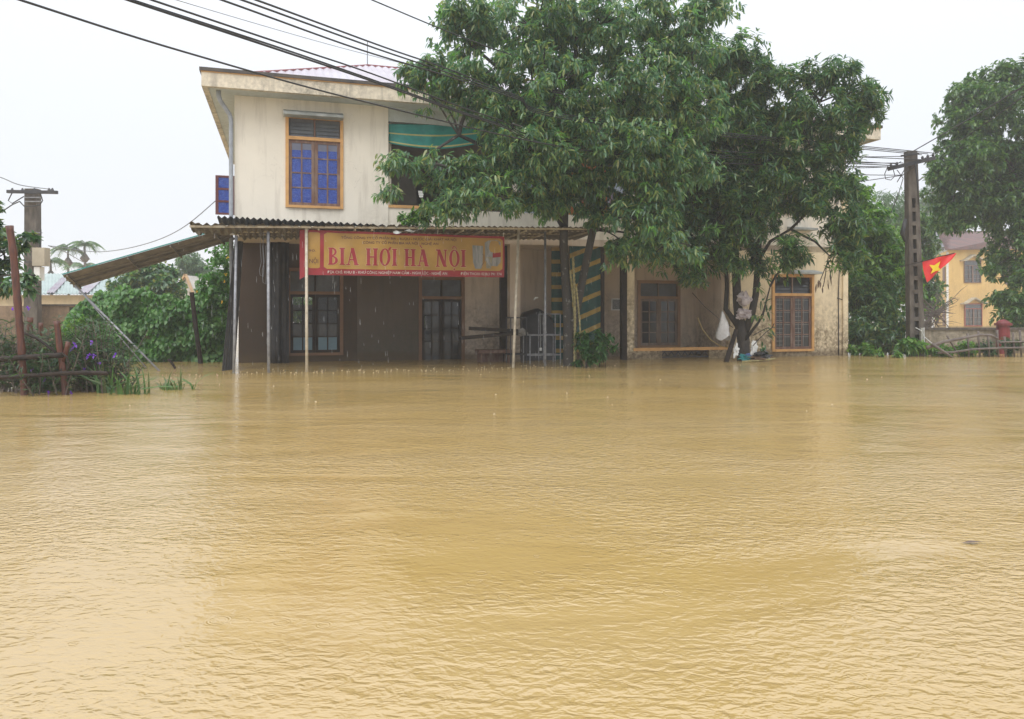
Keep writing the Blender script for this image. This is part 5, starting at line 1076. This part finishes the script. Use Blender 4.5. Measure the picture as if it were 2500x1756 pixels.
# bare shrub
bs = thing('bare_shrub', W(2265, 840, 26)[:2]+(0,), 'leafless shrub with spreading twigs before the yellow house', 'shrub'); mb = MB()
for i in range(16):
    a = np.array(W(2248+RNG.uniform(-4, 6), 840-i*8, 26)); b = np.array(W(2300+RNG.uniform(-10, 38), 700+i*9+RNG.uniform(-12, 12), 26)); pl = limb(a, b, 0.12, 4); mb.tube(pl, [0.03, 0.022, 0.016, 0.012, 0.006], 5, False)
    for k_ in range(5):
        s_ = np.array(pl[RNG.integers(1, 5)]); e = s_+np.array([RNG.uniform(0.1, 0.6), RNG.uniform(-0.2, 0.2), RNG.uniform(-0.1, 0.4)]); mb.tube([tuple(s_), tuple((s_+e)/2+(0, 0, 0.03)), tuple(e)], [0.010, 0.008, 0.004], 4, False)
stuff(mb.build('twigs', m_branch, bs))
for x, y, lb in ((2350, 858, 'low broad leaved weeds in the middle of the stick fence'), (2410, 856, 'weeds growing behind the stick fence stakes'), (2470, 850, 'weeds behind the fence by the right edge'), (2290, 862, 'thin weeds at the left end of the stick fence')):
    shrub('weeds', lb, (W(x, 868, 22.6)[0], 22.6, 0), [(x, y-6, 26, 18, 22.6, 0.3)], 110, (6, 0.14, 0.06, 1.0, 0.3), m_leaf_ruellia if x > 2360 else m_leaf_bright, group='weeds by the stick fence', sub=0.16, detail=False)

# ------------------------------------------------------------------ LEFT SIDE
# far shed
shd = thing('shed', W(200, 790, 42)[:2]+(0,), 'long low shed with a pale green tin roof patched violet, far left', 'shed')
a, b, c_, d = W(-60, 718, 40), W(330, 718, 40), W(-60, 668, 46), W(330, 668, 46)
mb = corr('W', a, b, c_, d, 45, 0.03, nseg=1, thick=0.02); mb.build('roof', [m_tin_green, m_tin_green], shd)
for (x0, x1, x2, x3) in ((112, 132, 150, 168), (190, 215, 225, 255)):
    q0, q1, q2, q3_ = W(x0, 717, 39.9), W(x1, 717, 39.9), W(x2, 680, 44.5), W(x3, 680, 44.5); up = 0.05
    mb = corr('W', (q0[0], q0[1], q0[2]+up), (q1[0], q1[1], q1[2]+up), (q2[0], q2[1], q2[2]+up), (q3_[0], q3_[1], q3_[2]+up), 3, 0.03, nseg=1, thick=0.01); mb.build('roof_patch', m_tin_violet, shd)
mb = MB(); mb.box(a[0], b[0], 40.5, 40.7, -1.2, a[2]-0.05); mb.build('wall', M('shed_cream', (0.62, 0.50, 0.32), 0.85), shd)
ow = MB(); ow.box(W(-40, 745, 25)[0], W(200, 745, 25)[0], 25, 25.2, -1.2, W(0, 747, 25)[2]); o = tag(ow.build('old_wall', m_brownwall), 'stained brown garden wall behind the left pole', 'wall')
ow = MB(); ow.box(W(60, 745, 25)[0], W(205, 745, 25)[0], 24.95, 25.25, W(0, 747, 25)[2], W(0, 743, 25)[2]); ow.build('coping', m_black_cap, o)
ow = MB(); ow.box(W(-60, 745, 28)[0], W(95, 745, 28)[0], 28, 28.2, -1.2, W(0, 760, 28)[2]+0.15); tag(ow.build('pink_wall', M('faded_pink_wall', (0.55, 0.38, 0.28), 0.85)), 'faded pink wall seen behind the red bamboo post', 'wall')
# hedge: creeper covered
hd = thing('creeper_hedge', W(350, 885, 20.2)[:2]+(0,), 'heart leaved creeper blanketing the fence left of the house', 'hedge')
mb = MB(); mb.box(W(172, 0, 20.5)[0], W(560, 0, 20.5)[0], 20.45, 20.6, -1.2, 1.45); mb.build('fence_core', M('dark_fence_core', (0.02, 0.03, 0.015), 0.9), hd)
N = 7000; s_ = RNG.uniform(0, 1, N); tt = RNG.uniform(0, 1, N)
pxs = 160+400*s_; topy = 712-14*np.sin(pxs*0.025)-6*np.sin(pxs*0.11)-np.where(pxs > 500, (pxs-500)*0.9, 0)
lef = np.clip((pxs-155)/55, 0, 1); topy = topy+(1-lef)*60
pys = topy+(884-topy)*tt; Yh = 20.1+0.12*np.sin(pxs*0.06)+0.10*np.sin(pys*0.08+pxs*0.03)+RNG.normal(size=N)*0.06
P_ = np.stack([(pxs-PX0)/F*Yh, Yh, CAMZ+(HY-pys)/F*Yh], 1)
ax = np.tile([0.0, -0.75, 0.1], (N, 1))+RNG.normal(size=(N, 3))*0.25
d = unit(np.array([0, -0.55, -0.75])+RNG.normal(size=(N, 3))*0.28); V, Fc = leaves(P_, d, 1, 0.13, 0.125, 0.0, 0.1, jit=0.02, detail=True, fold=0.10); stuff(mesh_obj('creeper_leaves', V, Fc, m_leaf_creeper, hd))
# taller creeper mass by the house corner
Pc, Ac, _ = blob_points([(540, 640, 24, 60, 20.0, 0.4), (530, 760, 34, 120, 20.2, 0.4), (505, 720, 30, 60, 20.2, 0.3), (556, 600, 12, 30, 19.6, 0.2)], 1100, 0.2, 8)
V, Fc = leaves(Pc, Ac, 2, 0.13, 0.10, 0.9, 0.6, detail=False); stuff(mesh_obj('climbing_leaves', V, Fc, m_leaf_creeper, hd))
flowers(hd, [(548, 688), (551, 670), (542, 738), (230, 750), (480, 712), (556, 628)], 19.3, 0.055, m_petal_y)
mb = MB(); mb.tube([W(468, 714, 19.4), W(478, 800, 19.4), W(491, 895, 19.4), W(494, 920, 19.4)], [0.06, 0.06, 0.065, 0.065], 8); tag(mb.build('stake', m_dark_wood), 'black leaning stake before the creeper hedge', 'stake')
bigtree('dark_tree', 'round dark green tree beyond the creeper hedge', 30, [(350, 690, 55, 35, 30, 1.2), (400, 700, 40, 30, 30, 1.0), (318, 705, 35, 30, 30, 1.0), (385, 665, 30, 25, 30, 0.8)], 1500, (6, 0.26, 0.13, 0.9, 0.4), m_leaf_dark, sub=0.4, per_sub=10, twig=0.2)
bigtree('feathery_tree', 'pale misty feathery tree far beyond the hedge near the house corner', 48, [(470, 650, 30, 30, 48, 1.2), (490, 690, 36, 30, 48, 1.2), (455, 635, 18, 14, 48, 0.8), (520, 700, 30, 40, 48, 1.2)], 1500, (6, 0.30, 0.08, 0.8, 0.7), m_leaf_bamboo, sub=0.6, per_sub=10, twig=0.2)
gb = thing('gable_house', W(450, 760, 38)[:2]+(0,), 'small cream gable peeking over the hedge beside the black stake', 'house')
mb = MB(); q = [W(428, 712, 38), W(468, 712, 38), W(453, 672, 38)]; mb.add([(x, 38, z) for x, _, z in q]+[(x, 44, z) for x, _, z in q], [(0, 1, 2), (5, 4, 3), (0, 3, 4, 1), (1, 4, 5, 2), (2, 5, 3, 0)]); mb.box(q[0][0], q[1][0], 38.05, 44, -1.2, q[0][2]); mb.build('wall', M('gable_white', (0.62, 0.60, 0.56), 0.8), gb)
mb = MB(); mb.beam(W(424, 716, 37.9), W(453, 670, 37.9), 0.2, 0.08); mb.beam(W(453, 670, 37.9), W(472, 716, 37.9), 0.2, 0.08); mb.build('bargeboard', M('tan_board', (0.55, 0.38, 0.22), 0.7), gb)
mb = MB(); mb.beam(W(526, 760, 60), W(524, 598, 60), 0.12); mb.beam(W(519, 640, 60), W(531, 640, 60), 0.08); tag(mb.build('antenna_mast', m_grey_cable), 'thin far antenna mast left of the house corner', 'mast')
# areca palms
def palm(px, py, Y, label, seed):
    R = np.random.default_rng(seed); c0 = np.array(W(px, py, Y)); root = thing('areca_palm', (c0[0], Y, 0), label, 'palm', 'areca palms behind the shed')
    mb = MB(); mb.tube([(c0[0]+0.1, Y, -1.2), (c0[0]+0.05, Y, c0[2]*0.5), (c0[0], Y, c0[2]-0.9), (c0[0], Y, c0[2])], [0.10, 0.09, 0.09, 0.05], 8); mb.build('trunk', m_branch, root, True)
    blob = MB(); blob.tube([(c0[0], Y, c0[2]-1.5), (c0[0], Y, c0[2]-1.2), (c0[0], Y, c0[2]-0.8)], [0.15, 0.38, 0.12], 8); blob.build('fruit_cluster', m_branch, root, True)
    for k_ in range(9):
        an = 2*math.pi*k_/9+R.uniform(-0.3, 0.3); dr = np.array([math.cos(an), math.sin(an), 0]); Ls = R.uniform(1.2, 1.6); el = R.uniform(0.5, 1.3); pts_ = [tuple(c0+dr*Ls*t+np.array([0, 0, el*Ls*t*0.8-1.25*Ls*t*t])) for t in np.linspace(0, 1, 7)]
        mb = MB(); mb.tube(pts_, [0.04, 0.03, 0.03, 0.02, 0.02, 0.015, 0.01], 4)
        sd_ = np.array([-dr[1], dr[0], 0])
        for i in range(1, 7):
            for f_ in (0, 0.33, 0.66):
                if i == 6 and f_: continue
                p0 = np.array(pts_[i-1])*(1-f_)+np.array(pts_[i])*f_
                for sg in (-1, 1):
                    e = p0+sd_*sg*0.45+dr*0.35+np.array([0, 0, -0.28]); w_ = dr*0.07; mb.add([tuple(p0-w_), tuple(p0+w_), tuple(e)], [(0, 1, 2)])
        mb.build('frond', m_leaf_far, root)
palm(166, 606, 62, 'areca palm with a drooping head above the left shed, middle one', 1); palm(207, 596, 62, 'tallest and fullest areca palm above the left shed', 2); palm(124, 636, 58, 'lower areca palm head just right of the left pole', 3); palm(203, 650, 66, 'low small areca palm tucked under the tallest one', 4)
# left utility pole
pl_, PL = upole(80, 880, 80, 462, 24.5, 0.44, 0.38, 'broad concrete pole with a meter box at the left edge', 0, 0, 0)
mb = MB(); mb.beam(W(18, 468, 24.2), W(140, 470, 24.2), 0.10, 0.10); mb.build('crossarm', m_iron, pl_)
for x in (30, 55, 84, 120, 128): q = W(x, 464, 24.2); mb = MB(); mb.tube([(q[0], q[1], q[2]-0.02), (q[0], q[1], q[2]+0.06)], [0.05, 0.02], 8); mb.build('insulator', m_iron, pl_)
r = [W(88, 650, 24.1), W(118, 606, 24.1)]; mb = MB(); mb.box(r[0][0], r[1][0], 23.9, 24.2, r[0][2], r[1][2]); mb.build('meter_box', M('beige_box', (0.42, 0.37, 0.28), 0.6), pl_)
r = [W(90, 685, 24.1), W(104, 652, 24.1)]; mb = MB(); mb.box(r[0][0], r[1][0], 23.95, 24.2, r[0][2], r[1][2]); mb.build('fuse_box', m_white, pl_)
for y in (482, 492, 568, 640): a = W(60, y, 24.2); b = W(98, y, 24.2); mb = MB(); mb.box(a[0], b[0], 24.2, 24.32, a[2]-0.015, a[2]+0.015); mb.build('strap', m_steel if y < 600 else m_iron, pl_)
for pth in (((98, 470), (104, 490), (98, 500), (85, 503), (60, 505), (48, 492)), ((30, 470), (20, 490), (30, 497), (58, 480)), ((100, 560), (100, 590), (95, 607)), ((48, 492), (30, 500), (0, 520))):
    mb = MB(); mb.tube([W(x, y, 24.1) for x, y in pth], 0.018, 5); mb.build('loose_wire', m_black_cable, pl_)
# leafy branches of a tree just outside the left edge
lt = bigtree('overhanging_tree', 'dark leafy branches of a tree reaching in at the left edge', 14, [(0, 560, 30, 40, 14, 0.4), (10, 620, 32, 35, 14, 0.4), (55, 585, 32, 20, 14, 0.3), (0, 690, 32, 40, 14, 0.4), (70, 610, 18, 10, 14, 0.2), (-10, 500, 30, 18, 14, 0.3), (60, 700, 22, 24, 13.5, 0.3), (85, 672, 20, 12, 13.5, 0.2), (-70, 620, 60, 100, 14, 0.6)], 560, (7, 0.16, 0.075, 0.95, 0.4), m_leaf_dark, stems=[([(W(-90, 0, 14)[0], 14, -1.2), W(-90, 700, 14), W(-60, 560, 14)], [0.10, 0.08, 0.05])], sub=0.18, per_sub=7, twig=0.5)
# bamboo stake fence in the left foreground
lf = thing('bamboo_fence', W(90, 968, 12)[:2]+(0,), 'rough fence of red brown bamboo stakes and dark rails in the left foreground', 'fence')
def bstick(pth, Y, r_, nm, mt, par=lf, nodes_=True):
    pts_, rs = [], []; P = [np.array(W(x, y, Y)) for x, y in pth]
    for i in range(len(P)-1):
        seg = max(2, int(np.linalg.norm(P[i+1]-P[i])/0.07)) if nodes_ else 2
        for k_ in range(seg):
            q = P[i]*(1-k_/seg)+P[i+1]*k_/seg; pts_.append(tuple(q)); rs.append(r_*(1.0+(0.14 if (k_ % 5 == 0 and nodes_) else RNG.uniform(-0.03, 0.03))))
    pts_.append(tuple(P[-1])); rs.append(r_); mb = MB(); mb.tube(pts_, rs, 10); return mb.build(nm, mt, par, True)
bstick(((23, 552), (33, 620), (43, 740), (53, 860), (60, 968), (66, 1100)), 12.0, 0.052, 'stake', m_bamboo_red)
bstick(((138, 784), (146, 850), (153, 900), (160, 967), (165, 1100)), 12.0, 0.044, 'stake', m_bamboo_red); bstick(((167, 835), (160, 862), (152, 885)), 12.0, 0.035, 'stake', m_bamboo_red)
bstick(((100, 788), (97, 830), (96, 880), (97, 1050)), 13.5, 0.035, 'stake', m_bamboo_red); bstick(((74, 775), (72, 820), (72, 1050)), 13.5, 0.045, 'stake', m_bamboo_red)
bstick(((211, 826), (205, 860), (200, 920), (198, 1050)), 13.0, 0.04, 'stake', m_dark_wood)
bstick(((-40, 882), (0, 877), (60, 873), (110, 870), (153, 867)), 11.9, 0.042, 'rail', m_dark_wood); bstick(((-40, 927), (0, 922), (90, 916), (150, 912), (205, 910), (263, 912)), 11.85, 0.034, 'rail', m_dark_wood)
bstick(((55, 812), (90, 826), (110, 840), (142, 865)), 12.3, 0.022, 'brace', m_dark_wood, nodes_=False)
mb = MB(); mb.tube([W(x, y, 11.85) for x, y in ((150, 862), (163, 872), (170, 890), (164, 908), (152, 914), (148, 900))], 0.016, 5); mb.build('binding', m_dark_wood, lf)
# narrow-leaved flowering clumps (purple)
def clump(x, ytop, Y, label, n_st, spread, seed, fls):
    R = np.random.default_rng(seed); bx_ = np.array(W(x, 0, Y)); bx_[2] = -0.05; root = thing('purple_flower_plant', (bx_[0], Y, 0), label, 'plant', 'purple flowered clumps behind the bamboo fence'); mb = MB(); P_, A_ = [], []
    H_ = W(x, ytop, Y)[2]
    for i in range(n_st):
        b = bx_+np.array([R.normal()*spread*0.45, R.normal()*0.25, 0]); h_ = H_*R.uniform(0.55, 1.05); e = b+np.array([R.normal()*spread*0.4, R.normal()*0.2, h_]); pl2 = limb(b, e, 0.0, 4); mb.tube(pl2, [0.010, 0.009, 0.008, 0.006, 0.004], 4, False)
        for k_ in range(9):
            t = 0.15+0.85*k_/8; q = np.array(pl2[0])*(1-t)+np.array(pl2[-1])*t; P_.append(q); A_.append(unit(e-b))
    stuff(mb.build('stems', m_branch, root)); V, Fc = leaves(np.array(P_), np.array(A_), 4, 0.17, 0.026, 0.75, 0.15, jit=0.02); stuff(mesh_obj('foliage', V, Fc, m_leaf_ruellia, root))
    flowers(root, fls, Y-0.45, 0.065, m_petal)
clump(10, 770, 12.6, 'purple flowered clump at the far left edge behind the tall stake', 40, 0.6, 1, [(30, 758)])
clump(75, 800, 12.8, 'purple flowered clump between the two red bamboo stakes', 45, 0.7, 2, [(69, 752), (78, 905), (110, 928)])
clump(130, 850, 12.6, 'low purple flowered clump behind the shorter stake', 40, 0.5, 3, [(118, 960), (172, 962)])
clump(215, 775, 12.7, 'bushy purple flowered clump right of the shorter stake', 60, 0.5, 4, [(224, 836), (182, 842), (177, 852), (217, 870), (229, 868), (205, 905), (245, 890)])
clump(262, 840, 12.9, 'rightmost thin purple flowered clump by the open water', 30, 0.35, 5, [(281, 868)])
for i in range(3): pass
# grass tufts
def tuft(x, y, Y, hpx, label, nb_, lean, seed):
    R = np.random.default_rng(seed); b = np.array(W(x, y, Y)); b[2] = -0.02; Hh = hpx*Y/F; mb = MB()
    for i in range(nb_):
        q = b+np.array([R.normal()*0.10, R.normal()*0.06, 0]); dr = np.array([R.normal()*0.6+lean, R.normal()*0.35, 0]); h_ = Hh*R.uniform(0.45, 1.35); dr = dr*R.uniform(0.6, 1.9); wd = R.uniform(0.009, 0.024); sd_ = np.array([1, 0, 0])*wd if abs(dr[0]) < 0.5 else np.array([0.3, 0.9, 0])*wd+np.array([0, 0, wd*0.8])
        o0 = len(mb.v)
        for t in (0, 0.35, 0.7, 1.0):
            c_ = q+dr*h_*t*t*0.8+np.array([0, 0, h_*(t-0.25*t*t*abs(dr[0]))]); ww = (1-t)**0.6+0.02; mb.v.append(tuple(c_-sd_*ww)); mb.v.append(tuple(c_+sd_*ww))
        for k_ in range(3): a = o0+2*k_; mb.f.append((a, a+1, a+3, a+2)); mb.mi.append(0)
    tag(mb.build('grass_tuft', m_leaf_grass), label, 'grass', 'grass tufts standing in the water left')
tuft(262, 955, 12.3, 80, 'tall grass tuft right of the purple flowered clumps', 22, -0.1, 1); tuft(300, 958, 12.1, 60, 'grass tuft bending right beside the tallest tuft', 18, 0.3, 2); tuft(338, 955, 12.2, 62, 'grass tuft with one tall pale blade over open water', 14, 0.3, 3)
tuft(405, 938, 12.8, 45, 'small separate grass tuft further right in the water', 12, 0.4, 4); tuft(432, 944, 12.8, 28, 'smallest shoot between the two right hand tufts', 8, 0.0, 5); tuft(450, 942, 12.8, 48, 'rightmost little shoot in the left water', 8, 0.3, 6)
shrub('shrub', 'leafy green shrub in front of the brown wall left of the hedge', (W(185, 880, 15)[0], 15, 0), [(178, 820, 22, 50, 15, 0.4), (165, 850, 30, 30, 15, 0.4), (240, 880, 40, 22, 14.5, 0.4)], 300, (7, 0.14, 0.04, 0.9, 0.3), m_leaf_bright, sub=0.18)
# drift line of litter in the water near the hedge
mb = MB(); R = np.random.default_rng(5)
for i in range(110):
    x = R.uniform(330, 560); q = np.array(W(x, 896+R.normal()*5, 1)); Y = CAMZ*F/(896+R.normal()*6-HY); c_ = np.array([(x-PX0)/F*Y, Y, 0.006]); a_ = R.uniform(0, 3.14); s_ = R.uniform(0.02, 0.06); e = np.array([math.cos(a_), math.sin(a_), 0])*s_; f_ = np.array([-e[1], e[0], 0])*0.4
    mb.add([tuple(c_-e), tuple(c_+f_), tuple(c_+e+(0, 0, 0.01)), tuple(c_-f_)], [(0, 1, 2, 3)])
for i in range(90):
    y = R.uniform(876, 960); x = R.uniform(300, 2480); Y = CAMZ*F/(y-HY); c_ = np.array([(x-PX0)/F*Y, Y, 0.006]); a_ = R.uniform(0, 3.14); s_ = R.uniform(0.015, 0.05); e = np.array([math.cos(a_), math.sin(a_), 0])*s_; f_ = np.array([-e[1], e[0], 0])*0.4
    if w2h(tuple(c_))[1] < -0.2: mb.add([tuple(c_-e), tuple(c_+f_), tuple(c_+e+(0, 0, 0.008)), tuple(c_-f_)], [(0, 1, 2, 3)])
stuff(mb.build('floating_litter', M('litter_brown', (0.10, 0.07, 0.04), 0.8)))
Y = CAMZ*F/(1328-HY); c_ = ((2372-PX0)/F*Y, Y, 0.006); mb = MB(); mb.add([(c_[0]-0.06, Y, 0.006), (c_[0], Y-0.018, 0.014), (c_[0]+0.07, Y+0.01, 0.010), (c_[0], Y+0.018, 0.014)], [(0, 1, 2, 3)]); tag(mb.build('floating_leaf', m_leaf_dead), 'single dark leaf floating on open water at lower right', 'leaf')
mb = MB(); mb.tube([W(428, 900, 17.6), W(418, 884, 17.6), W(410, 878, 17.6)], 0.03, 6); tag(mb.build('broken_stick', m_dark_wood), 'short dark stick poking from the water by the canopy strut', 'stick')

# ------------------------------------------------------------------ CABLES
def spline(P, n_=10):
    P = [np.array(p_, float) for p_ in P]; P = [2*P[0]-P[1]]+P+[2*P[-1]-P[-2]]; o = []
    for i in range(1, len(P)-2):
        for k_ in range(n_):
            t = k_/n_; a, b, c_, d = P[i-1:i+3]; o.append(tuple(0.5*((2*b)+(c_-a)*t+(2*a-5*b+4*c_-d)*t*t+(3*b-a-3*c_+d)*t**3)))
    o.append(tuple(P[-2])); return o
GC = 'overhead cables from upper left'
def cable(pts, r_, label, mt=m_black_cable, grp=GC, n_=8):
    mb = MB(); mb.tube(spline([W(*p_) for p_ in pts], n_), r_, 6); tag(mb.build('overhead_cable', mt), label, 'cable', grp)
cable([(-120, -55, 6.6), (49, 0, 7.5), (450, 127, 9.5), (900, 251, 12), (1400, 363, 15.5), (1800, 400, 19), (2175, 408, 22.8)], 0.013, 'lowest black cable, crossing the upper window to the crown')
cable([(150, -55, 6.6), (312, 0, 7.5), (675, 120, 9.5), (907, 198, 11.5), (1205, 302, 14), (1450, 365, 16.5), (2190, 405, 22.8)], 0.014, 'thick black cable running close beside its twin across the eaves')
cable([(170, -53, 6.7), (332, 3, 7.6), (680, 116, 9.6), (907, 194, 11.6), (1205, 298, 14.1), (1450, 360, 16.6), (2190, 400, 22.85)], 0.012, 'twin black cable touching the thick one across the eaves')
cable([(210, -55, 6.8), (370, 0, 7.7), (728, 120, 9.7), (907, 180, 11.5), (1205, 288, 14), (1450, 352, 16.5), (2250, 390, 22.8)], 0.012, 'black cable just above the twin pair over the tin roof')
cable([(380, -50, 6.8), (541, 0, 7.7), (878, 121, 10.5), (1103, 189, 12.5), (1260, 241, 14), (1450, 300, 16), (2250, 378, 22.8)], 0.012, 'lowest of the three upper black cables entering the crown')
cable([(430, -50, 6.8), (590, 0, 7.7), (919, 119, 10.5), (1103, 181, 12.5), (1260, 237, 14), (1450, 295, 16), (2265, 376, 22.8)], 0.012, 'middle of the three upper black cables entering the crown')
cable([(470, -50, 6.8), (625, 0, 7.7), (940, 116, 10.5), (1103, 172, 12.5), (1260, 233, 14), (1450, 290, 16), (2278, 374, 22.8)], 0.012, 'highest of the three upper black cables entering the crown')
cable([(300, -45, 9), (430, 0, 10), (800, 108, 13), (1010, 162, 16)], 0.005, 'hair thin grey wire across the sky above the tin roof', m_grey_cable)
cable([(800, -45, 9), (908, 0, 10), (1105, 82, 12), (1250, 135, 14)], 0.010, 'single dark wire entering the top of the big crown')
cable([(2225, 372, 23), (2350, 300, 18), (2500, 210, 13), (2600, 140, 11)], 0.016, 'black cable rising right from the slotted pole to the frame edge', grp='cables at the right pole')
cable([(2240, 395, 23), (2340, 345, 18), (2500, 235, 13), (2600, 165, 11)], 0.010, 'thinner cable below the black one at the right edge', grp='cables at the right pole')
for i, (y0, y1, lb) in enumerate(((380, 382, 'topmost level wire between house and slotted pole'), (394, 398, 'second level wire between house and slotted pole'), (410, 406, 'third level wire between house and slotted pole'), (422, 428, 'fourth sagging wire between house and slotted pole'), (452, 428, 'lowest rising wire between house and slotted pole'))):
    cable([(2030, y0, 22.5), (2110, (y0+y1)/2+2, 22.7), (2205, y1, 22.9)], 0.011, lb, m_black_cable, 'wires between house and right pole')
cable([(546, 474, 19), (440, 560, 20), (340, 600, 22), (240, 615, 24), (150, 604, 24.2), (118, 600, 24.2)], 0.012, 'pale service wire sagging from the open shutter to the left pole', m_grey_cable, 'service wires at the left pole')
cable([(118, 600, 24.2), (160, 616, 26), (215, 645, 30), (300, 672, 34), (400, 690, 38)], 0.014, 'dark wire dropping from the left pole past the palms', m_grey_cable, 'service wires at the left pole')
cable([(-60, 420, 22), (0, 433, 23), (50, 452, 24), (128, 463, 24.2)], 0.014, 'dark wire reaching the left crossarm from the frame edge', m_grey_cable, 'service wires at the left pole')

# ------------------------------------------------------------------ rain: splashes on the water, drips off the awning edge
R = np.random.default_rng(21); mb = MB()
def splash(c_, h_, w_):
    n_ = 5; o0 = len(mb.v)
    for k_ in range(n_):
        an = 2*math.pi*k_/n_+R.uniform(0, 1); d_ = np.array([math.cos(an), math.sin(an), 0]); s_ = np.array([-d_[1], d_[0], 0])*w_*0.35; b = np.array(c_)+d_*w_*0.6; e = np.array(c_)+d_*w_*1.3+np.array([0, 0, h_*R.uniform(0.5, 1.1)])
        mb.add([tuple(b-s_), tuple(b+s_), tuple(e+s_*0.3), tuple(e-s_*0.3)], [(0, 1, 2, 3)])
    mb.add([(c_[0]+w_*math.cos(a_), c_[1]+w_*math.sin(a_), 0.006) for a_ in np.linspace(0, 6.28, 7)[:-1]]+[(c_[0], c_[1], 0.025)], [(i, (i+1) % 6, 6) for i in range(6)])
for i in range(170):
    s_ = R.uniform(0, 1); q = h2w((-1.3+10.2*s_, VA-0.12+R.normal()*0.35, 0)); k_ = R.uniform(0, 1)**3; splash(q, 0.006+0.035*k_, 0.007+0.016*k_)
for i in range(50):
    x, y = R.uniform(300, 2200), 875+R.exponential(35)
    if y > 1100: continue
    Y = CAMZ*F/(y-HY)
    if Y > 20: continue
    splash(((x-PX0)/F*Y, Y, 0), R.uniform(0.003, 0.008), R.uniform(0.008, 0.018))
stuff(mb.build('rain_splashes', M('splash_foam', (0.50, 0.40, 0.26), 0.3)))
mb = MB()
for i in range(240):
    s_ = R.uniform(0, 1); z = R.uniform(0.05, 3.1); q = h2w((-1.2+10.0*s_, VA-0.12+R.normal()*0.15, z)); L_ = R.uniform(0.05, 0.16); r_ = 0.0017
    mb.tube([q, (q[0]+0.002, q[1], q[2]-L_*0.7), (q[0]+0.003, q[1], q[2]-L_)], [r_*0.3, r_, r_*0.6], 4, False)
stuff(mb.build('roof_drips', M('drip_water', (0.75, 0.77, 0.78), 0.15)))

# tidy helper properties
for o in list(C.objects):
    if '_org' in o: del o['_org']
